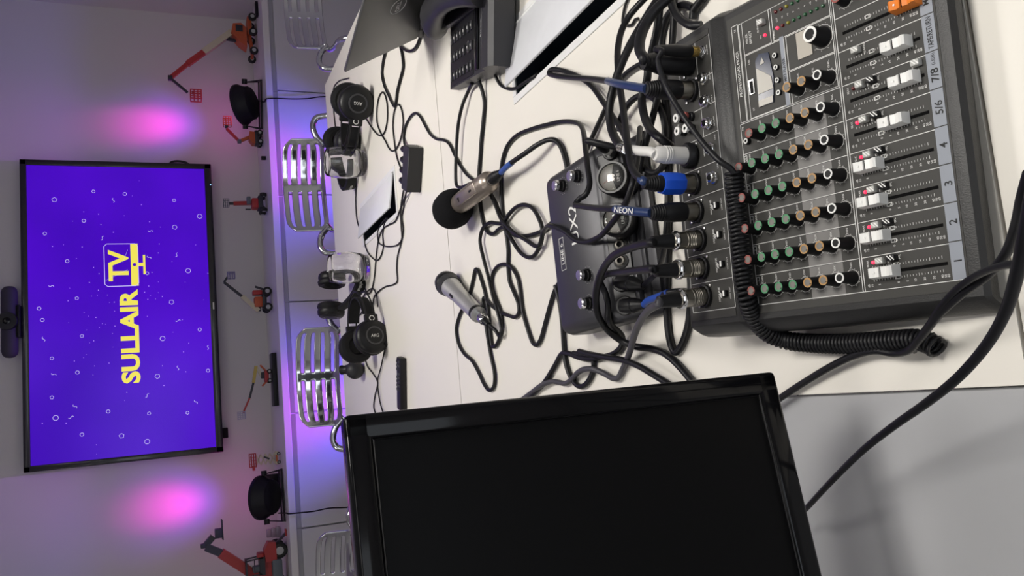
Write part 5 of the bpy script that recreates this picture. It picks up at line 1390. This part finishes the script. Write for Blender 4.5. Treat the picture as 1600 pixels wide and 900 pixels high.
# arc-length resample, then wind the helix
acc = [0.0]
for i in range(1, len(ax)): acc.append(acc[-1]+(ax[i]-ax[i-1]).length)
tot = acc[-1]; pitch = .0042; turns = tot/pitch; spt = 11; N_ = int(turns*spt); hpts = []
u = None; j = 0
for i in range(N_+1):
    s = tot*i/N_
    while j < len(acc)-2 and acc[j+1] < s: j += 1
    f = (s-acc[j])/max(1e-9, acc[j+1]-acc[j]); p = ax[j].lerp(ax[j+1], min(max(f, 0), 1)); tg = (ax[j+1]-ax[j]).normalized()
    if u is None: u = tg.orthogonal().normalized()
    u = (u-tg*u.dot(tg)).normalized(); w = tg.cross(u); a = 2*PI*turns*i/N_
    hpts.append(p + u*(.0076*math.cos(a)) + w*(.0076*math.sin(a)))
cm = MB().tube([p-o for p in hpts], .0019, n=6); cm.build('coil', M_BLACKPL, t, smooth=70)

# --- interface plugs (two black, one with blue lead)
for nm, lab, tail, rr_ in (('upper', 'short black plug in the interface, beside the two empty jacks', [T(1016, 436, .050), T(1024, 428, .060), T(1030, 418, .050), T(1036, 400, .03), T(1040, 370, .012), (1042, 330, .006), (1043, 300, .006)], .0034),
                           ('lower', 'short black plug with a bright blue lead in the interface', [T(1012, 470, .040), T(1030, 463, .055), T(1045, 457, .060), T(1062, 455, .055), T(1080, 458, .03), T(1084, 480, .01)], .0036)):
    x, t_ = UXJ[nm]; g0 = uworld(x, t_, .003); g1 = uworld(x, t_, .03); 
    aim = T(1006, 446 if nm == 'upper' else 476, .030 if nm == 'upper' else .028)
    t, o = start('interface_cable', lab, 'plugs in the interface', loc=g0)
    F, L = MB().frame(g0-o, aim-o)
    MB().lathe([(0, -.004), (.0095, -.004), (.0095, .012), (.0090, .013), (.0090, L*.62), (.0080, L*.66), (.0052, L), (0, L)], F, 20).build('plug_shell', M_BLACKPL, t)
    MB().lathe([(.0092, L*.40), (.0098, L*.42), (.0098, L*.48), (.0092, L*.50)], F, 20).build('plug_ring', M_RUBBER, t)
    cord(t, o, [aim]+tail, rr_, M_RUBBER)
    if nm == 'lower': seg(t, o, 'blue_lead', [aim, tail[0], tail[1], tail[2]], .0042, mat('blue_lead', (.02, .07, .36), .35))
# --- mic cables at the microphones
t, o = start('microphone_cable', 'black cable with a blue sleeve plugged into the champagne microphone', XG, loc=m1_tail)
F, L = MB().frame(m1_tail-m1_dir*.004-o, m1_tail+m1_dir*.05-o)
MB().lathe([(0, 0), (.0095, 0), (.0095, .008), (0, .008)], F, 20).build('plug_nose', M_STEEL, t)
MB().lathe([(.0098, .007), (.0105, .010), (.0105, .024), (.0085, .032), (.0060, .046), (0, .046)], F, 20).build('boot', M_BLACKPL, t)
bse_ = m1_tail+m1_dir*.040
cord(t, o, [bse_, T(790, 262, .034), T(801, 253, .034), T(820, 240, .030), T(840, 226, .022), T(855, 219, .014), (867, 219, .008), (876, 228, .006), (882, 243, .005), (886, 260, .005), (890, 285, .005)], .0042)
seg(t, o, 'blue_sleeve', [bse_, T(790, 262, .034), T(800, 254, .034)], .0050, mat('blue_sleeve_bright', (.03, .08, .30), .35))
t, o = start('microphone_cable', 'black cable looping from the tail of the silver handheld microphone', XG, loc=m2_tail)
F, L = MB().frame(m2_tail-m2_dir*.002-o, m2_tail+m2_dir*.06-o)
MB().lathe([(0, 0), (.0092, 0), (.0092, .024), (.0102, .025), (.0102, .030), (.0080, .033), (0, .033)], F, 20).build('plug_shell', M_CHROME, t)
MB().lathe([(.0076, .032), (.0074, .040), (.0052, .052), (0, .052)], F, 18).build('boot', M_BLACKPL, t)
pe = m2_tail+m2_dir*.048
cord(t, o, [pe, T(774, 516, .010)]+low([(781, 526), (784, 520), (782, 505), (777, 485), (770, 462), (763, 432), (755, 402), (750, 376), (754, 358), (765, 348), (777, 349), (786, 348), (796, 334), (808, 323), (820, 320), (832, 325), (841, 339), (847, 356), (847, 372), (842, 388), (834, 400), (825, 402), (813, 394), (802, 378), (791, 360), (783, 342), (776, 320), (768, 305), (764, 298)], .0085), .0037)
# --- telephone cords
t, o = start('telephone_cable', 'black cord from the telephone keypad side, passing under the champagne microphone to the interface', loc=T(735, 136, 0))
cord(t, o, [T(738, 130, .014), T(732, 142, .008)]+low([(723, 163), (716, 195), (713, 235), (712, 270), (713, 288), (719, 293), (728, 290), (738, 286), (750, 287), (762, 297), (772, 315), (781, 338), (790, 351), (803, 363), (822, 375), (838, 385)], .012)+[(843, 383, .012), (848, 366, .012), (853, 356, .03), T(862, 353, .056), T(881, 360, .0575), T(900, 375, .0575), T(917, 378, .058), T(938, 369, .062), T(955, 350, .070), T(968, 333, .078), T(981, 310, .082), T(989, 284, .080), T(995, 253, .060), T(998, 225, .035), (1000, 200, .010)], .0037)
t, o = start('telephone_cable', 'black cord from the front of the telephone, running straight to the champagne microphone', loc=T(750, 132, 0))
cord(t, o, [T(748, 126, .014), T(753, 140, .008)]+low([(757, 160), (755, 190), (752, 220), (750, 250), (748, 280), (749, 305), (752, 332), (757, 353), (764, 364), (772, 365), (780, 358), (788, 355), (798, 364), (812, 369), (828, 368), (843, 363), (852, 358)])+[(858, 352, .006), (868, 345, .004)], .0040)
t, o = start('telephone_cable', 'thin black cord curving from the telephone into the large table hatch', loc=T(772, 112, 0))
cord(t, o, [T(773, 108, .02), T(774, 118, .008), (780, 130, .004), (792, 138, .004), (806, 138, .004), T(820, 129, .004), T(838, 117, .002), T(846, 108, -.02)], .0030, M_THIN)
# --- amplifier feed
t, o = start('amplifier_cable', 'black cable arching from the knobbed box toward the champagne microphone', loc=T(633, 232, 0))
cord(t, o, [T(635, 236, .012)]+low([(631, 215), (633, 200), (639, 186), (648, 177), (656, 181), (664, 195), (672, 209), (682, 217), (694, 219), (703, 226), (710, 241), (719, 258), (730, 273), (744, 284), (752, 292)], .0036)+[], .0034)
# --- laptop cables
t, o = start('laptop_cable', 'thick black cable hanging in a narrow loop from under the laptop', loc=T(602, 84, 0))
cord(t, o, [T(604, 74, .005)]+low([(599, 95), (597, 115), (600, 132), (607, 148), (613, 161), (617, 166), (619, 158), (621, 142), (626, 122), (630, 105), (629, 88), (625, 70)], .0042)+[T(622, 60, .005)], .0040)
t, o = start('laptop_cable', 'black cable curving from the laptop corner to the telephone', loc=T(624, 70, 0))
cord(t, o, [T(621, 66, .006)]+low([(628, 74), (640, 80), (650, 74), (656, 60), (660, 46), (664, 36), (672, 36), (684, 31)], .0045)+[T(694, 26, .010)], .0040)
t, o = start('laptop_cable', 'black cable standing up along the laptop lid beside the handset', loc=T(664, 30, 0))
cord(t, o, [T(655, 52, .006), T(660, 36, .02), T(664, 20, .05), T(667, 4, .07), T(670, -15, .06)], .0052)
# --- headphone cords
HG = 'thin headphone cords'
t, o = start('headphone_cable', 'thin black cord tied in two loops between the laptop and the knobbed box', HG, loc=T(570, 182, 0))
cord(t, o, low([(568, 178), (576, 192), (585, 205), (594, 212), (601, 206), (605, 188), (605, 165), (602, 150), (598, 144), (592, 152), (589, 170), (589, 190), (594, 206), (602, 220), (608, 232), (613, 236), (620, 231), (627, 213), (630, 190), (627, 170), (621, 163), (616, 174), (614, 195), (616, 220), (620, 245), (626, 262)], .003)+[T(632, 270, .010)], .0021, M_THIN)
t, o = start('headphone_cable', 'thin black cord running along the table edge past the headphones by the laptop', HG, loc=T(522, 130, 0))
cord(t, o, low([(545, 122), (528, 128), (521, 140), (521, 165), (523, 190), (527, 215)], .003), .0021, M_THIN)
t, o = start('headphone_cable', 'thin black cord from the water glass nearest the laptop into the small hatch', HG, loc=T(557, 285, 0))
cord(t, o, low([(557, 270), (556, 300), (556, 325), (558, 345), (563, 360)], .003)+[T(566, 366, .004)], .0021, M_THIN)
t, o = start('headphone_cable', 'thin black cord sweeping from the knobbed box to the water glass near the remote', HG, loc=T(632, 295, 0))
cord(t, o, [T(636, 298, .012)]+low([(631, 312), (625, 328), (618, 345), (608, 351), (598, 358), (592, 372), (589, 390), (587, 410), (585, 432), (581, 452), (575, 459), (570, 450), (568, 436)], .003), .0021, M_THIN)
t, o = start('headphone_cable', 'thin black cord making a wide bend beside the small hatch', HG, loc=T(631, 285, 0))
cord(t, o, [T(634, 286, .012)]+low([(629, 305), (626, 330), (627, 355), (628, 372), (623, 381), (613, 385), (600, 384), (591, 377), (590, 364), (596, 350)], .003)+[T(604, 340, .004)], .0021, M_THIN)
t, o = start('headphone_cable', 'thin black cord wandering from the hatch bend down to the wire headphones', HG, loc=T(624, 384, 0))
cord(t, o, [T(634, 305, .010)]+low([(631, 322), (628, 340), (630, 360), (626, 382), (621, 402), (620, 422), (621, 438), (616, 444), (602, 448), (592, 455), (584, 466), (582, 480)], .003), .0021, M_THIN)
t, o = start('headphone_cable', 'thin black cord dipping out of the small hatch in a short curve', HG, loc=T(570, 374, 0))
cord(t, o, [T(572, 366, .002)]+low([(570, 378), (573, 391), (581, 402), (589, 407), (595, 400), (599, 385), (598, 368), (600, 352)], .003)+[T(606, 340, .004)], .0021, M_THIN)
t, o = start('headphone_cable', 'thin black cord curling round the headband of the wire headphones', HG, loc=T(585, 455, 0))
cord(t, o, low([(560, 480), (566, 466), (575, 454), (584, 452), (589, 465), (590, 480)], .0045)+[], .0021, M_THIN)
t, o = start('headphone_cable', 'thin black cord in a small loop between the lettered headphones and the wire headphones', HG, loc=T(562, 470, 0))
cord(t, o, low([(556, 485), (560, 472), (564, 466), (567, 475), (565, 488), (560, 492), (558, 480)], .003), .0019, M_THIN)
t, o = start('headphone_cable', 'thin black cord from the wire headphones to the monitor, strand nearer the small black ball', HG, loc=T(572, 566, 0))
cord(t, o, low([(570, 560), (574, 572), (583, 584), (590, 598), (586, 618), (584, 636), (589, 652), (597, 668)], .003), .0021, M_THIN)
t, o = start('headphone_cable', 'thin black cord from the wire headphones to the monitor, strand nearer the remote control', HG, loc=T(598, 560, 0))
cord(t, o, low([(604, 535), (600, 552), (595, 575), (590, 596), (592, 618), (597, 640), (605, 656), (612, 668)], .0045), .0021, M_THIN)
# --- cables behind the mixer
BG = 'black cables bunched behind the mixer'
t, o = start('power_cable', 'black cable in a long narrow loop hanging between interface and mixer', BG, loc=T(1044, 500, 0))
cord(t, o, low([(1083, 12), (1072, 8), (1058, 11), (1044, 24), (1036, 44), (1032, 70), (1034, 105), (1037, 135), (1040, 165), (1043, 200), (1044, 240), (1044, 290), (1044, 340), (1043, 390), (1042, 440), (1042, 480), (1044, 515), (1049, 540), (1055, 550), (1062, 545), (1070, 528), (1076, 505), (1079, 478), (1080, 450), (1078, 420)], .005), .0046)
t, o = start('power_cable', 'black cable arching in a hoop beside the mixer next to the white plug', BG, loc=T(1000, 150, 0))
cord(t, o, low([(966, 205), (970, 185), (978, 168), (990, 155), (1002, 149), (1014, 150), (1024, 156), (1032, 170), (1038, 190), (1040, 215), (1040, 245), (1034, 262), (1024, 270), (1012, 267), (1002, 258)], .013), .0042)
t, o = start('power_cable', 'black cable slanting down from the mixer corner past the white plug', BG, loc=T(1030, 150, 0))
cord(t, o, [(1030, -20, .03), (1030, 10, .03), (1027, 45, .03), (1020, 75, .03), (1013, 105, .03), (1011, 125, .03), (1003, 150, .03), (1006, 178, .035), (1015, 200, .05), (1030, 215, .06), (1045, 226, .05), (1058, 234, .02)], .0050)
t, o = start('power_cable', 'black cable crossing diagonally from the all-black plug to the blue plug', BG, loc=T(1020, 180, 0))
cord(t, o, low([(1034, 120), (1028, 150), (1022, 175), (1014, 205), (1006, 235), (1000, 262), (996, 285), (988, 300)], .022), .0042)
t, o = start('power_cable', 'black cable curving from the frame edge over the mixer corner away from the monitor', BG, loc=T(1060, 10, 0))
cord(t, o, [(1046, -20, .02), (1048, 0, .02), (1054, 18, .02), (1066, 32, .02), (1082, 40, .02), (1096, 40, .015)], .0050)
t, o = start('power_cable', 'straight black cable lying behind the mixer corner near the large hatch', BG, loc=T(1052, 30, 0))
cord(t, o, low([(1054, -20), (1053, 10), (1052, 40), (1050, 70), (1046, 100)], .011), .0042)
t, o = start('power_cable', 'black cable end with a flared sleeve beside the mixer corner away from the interface', BG, loc=T(1085, 12, 0))
cord(t, o, low([(1108, -18), (1098, -2), (1090, 8), (1084, 16), (1082, 30)], .006), .0046)
seg(t, o, 'sleeve', low([(1098, -2), (1090, 8), (1085, 15)], .006), [.005]*9, M_BLACKPL)
t, o = start('power_cable', 'thin black cable slanting from the looped blue-sleeved cable to the interface corner', BG, loc=T(945, 170, 0))
cord(t, o, low([(1010, 96), (995, 103), (978, 115), (965, 130), (955, 150), (944, 174), (932, 200), (921, 224), (915, 240)], .006), .0034)
t, o = start('thin_wire', 'short curled black wire end beside the large table hatch', BG, loc=T(975, 25, 0))
cord(t, o, low([(984, -8), (977, 8), (974, 22), (973, 36), (980, 40), (988, 38), (992, 31), (997, 29)], .003), .0019, M_THIN)
t, o = start('power_cable', 'black cable running straight from the interface behind the monitor', BG, loc=T(950, 560, 0))
cord(t, o, low([(905, 549), (920, 553), (945, 558), (975, 563), (1000, 573), (1022, 586), (1046, 601), (1070, 620)], .0125), .0044)
t, o = start('usb_cable', 'black cable passing the monitor side of the interface and looping on the table', BG, loc=T(880, 520, 0))
cord(t, o, low([(868, 446), (875, 475), (879, 505), (881, 535), (883, 560), (889, 582), (898, 598), (907, 604), (917, 599), (925, 585), (928, 570), (926, 558), (914, 555), (896, 552)], .0045), .0042)
# --- cables at the near edge
NG = 'thick cables at the near end of the table'
t, o = start('power_cable', 'thick black cable from behind the monitor, climbing over the near corner of the mixer', NG, loc=T(1220, 622, 0))
cord(t, o, [T(1200, 636, .006), T(1225, 618, .006), T(1262, 594, .008), T(1305, 569, .010), T(1342, 553, .012), T(1370, 548, .014), T(1398, 552, .014), T(1420, 547, .020), T(1440, 525, .032), T(1468, 490, .048), T(1505, 457, .058), T(1545, 428, .066), T(1572, 396, .080), T(1588, 352, .10), T(1597, 310, .12), T(1608, 270, .13)], .0034, n=10)
t, o = start('power_cable', 'thick black cable hanging in a long curve over the grey desk edge', NG, loc=T(1262, 794, 0))
cord(t, o, [T(1240, 815, .02), T(1262, 792, .03), T(1300, 751, .045), T(1350, 702, .060), T(1400, 663, .070), T(1450, 628, .080), T(1500, 587, .090), T(1543, 537, .100), T(1572, 485, .115), T(1590, 425, .135), T(1602, 370, .15), T(1615, 300, .16)], [.0024+.0018*i/55 for i in range(56)], n=10)
t, o = start('power_cable', 'thinner black cable lying along the thick one over the corner of the mixer', NG, loc=T(1500, 460, 0))
cord(t, o, [T(1428, 548, .010), T(1445, 520, .034), T(1468, 482, .052), T(1495, 452, .062), T(1525, 431, .072), T(1560, 417, .090), T(1590, 412, .105), T(1620, 412, .12)], .0026, n=10)
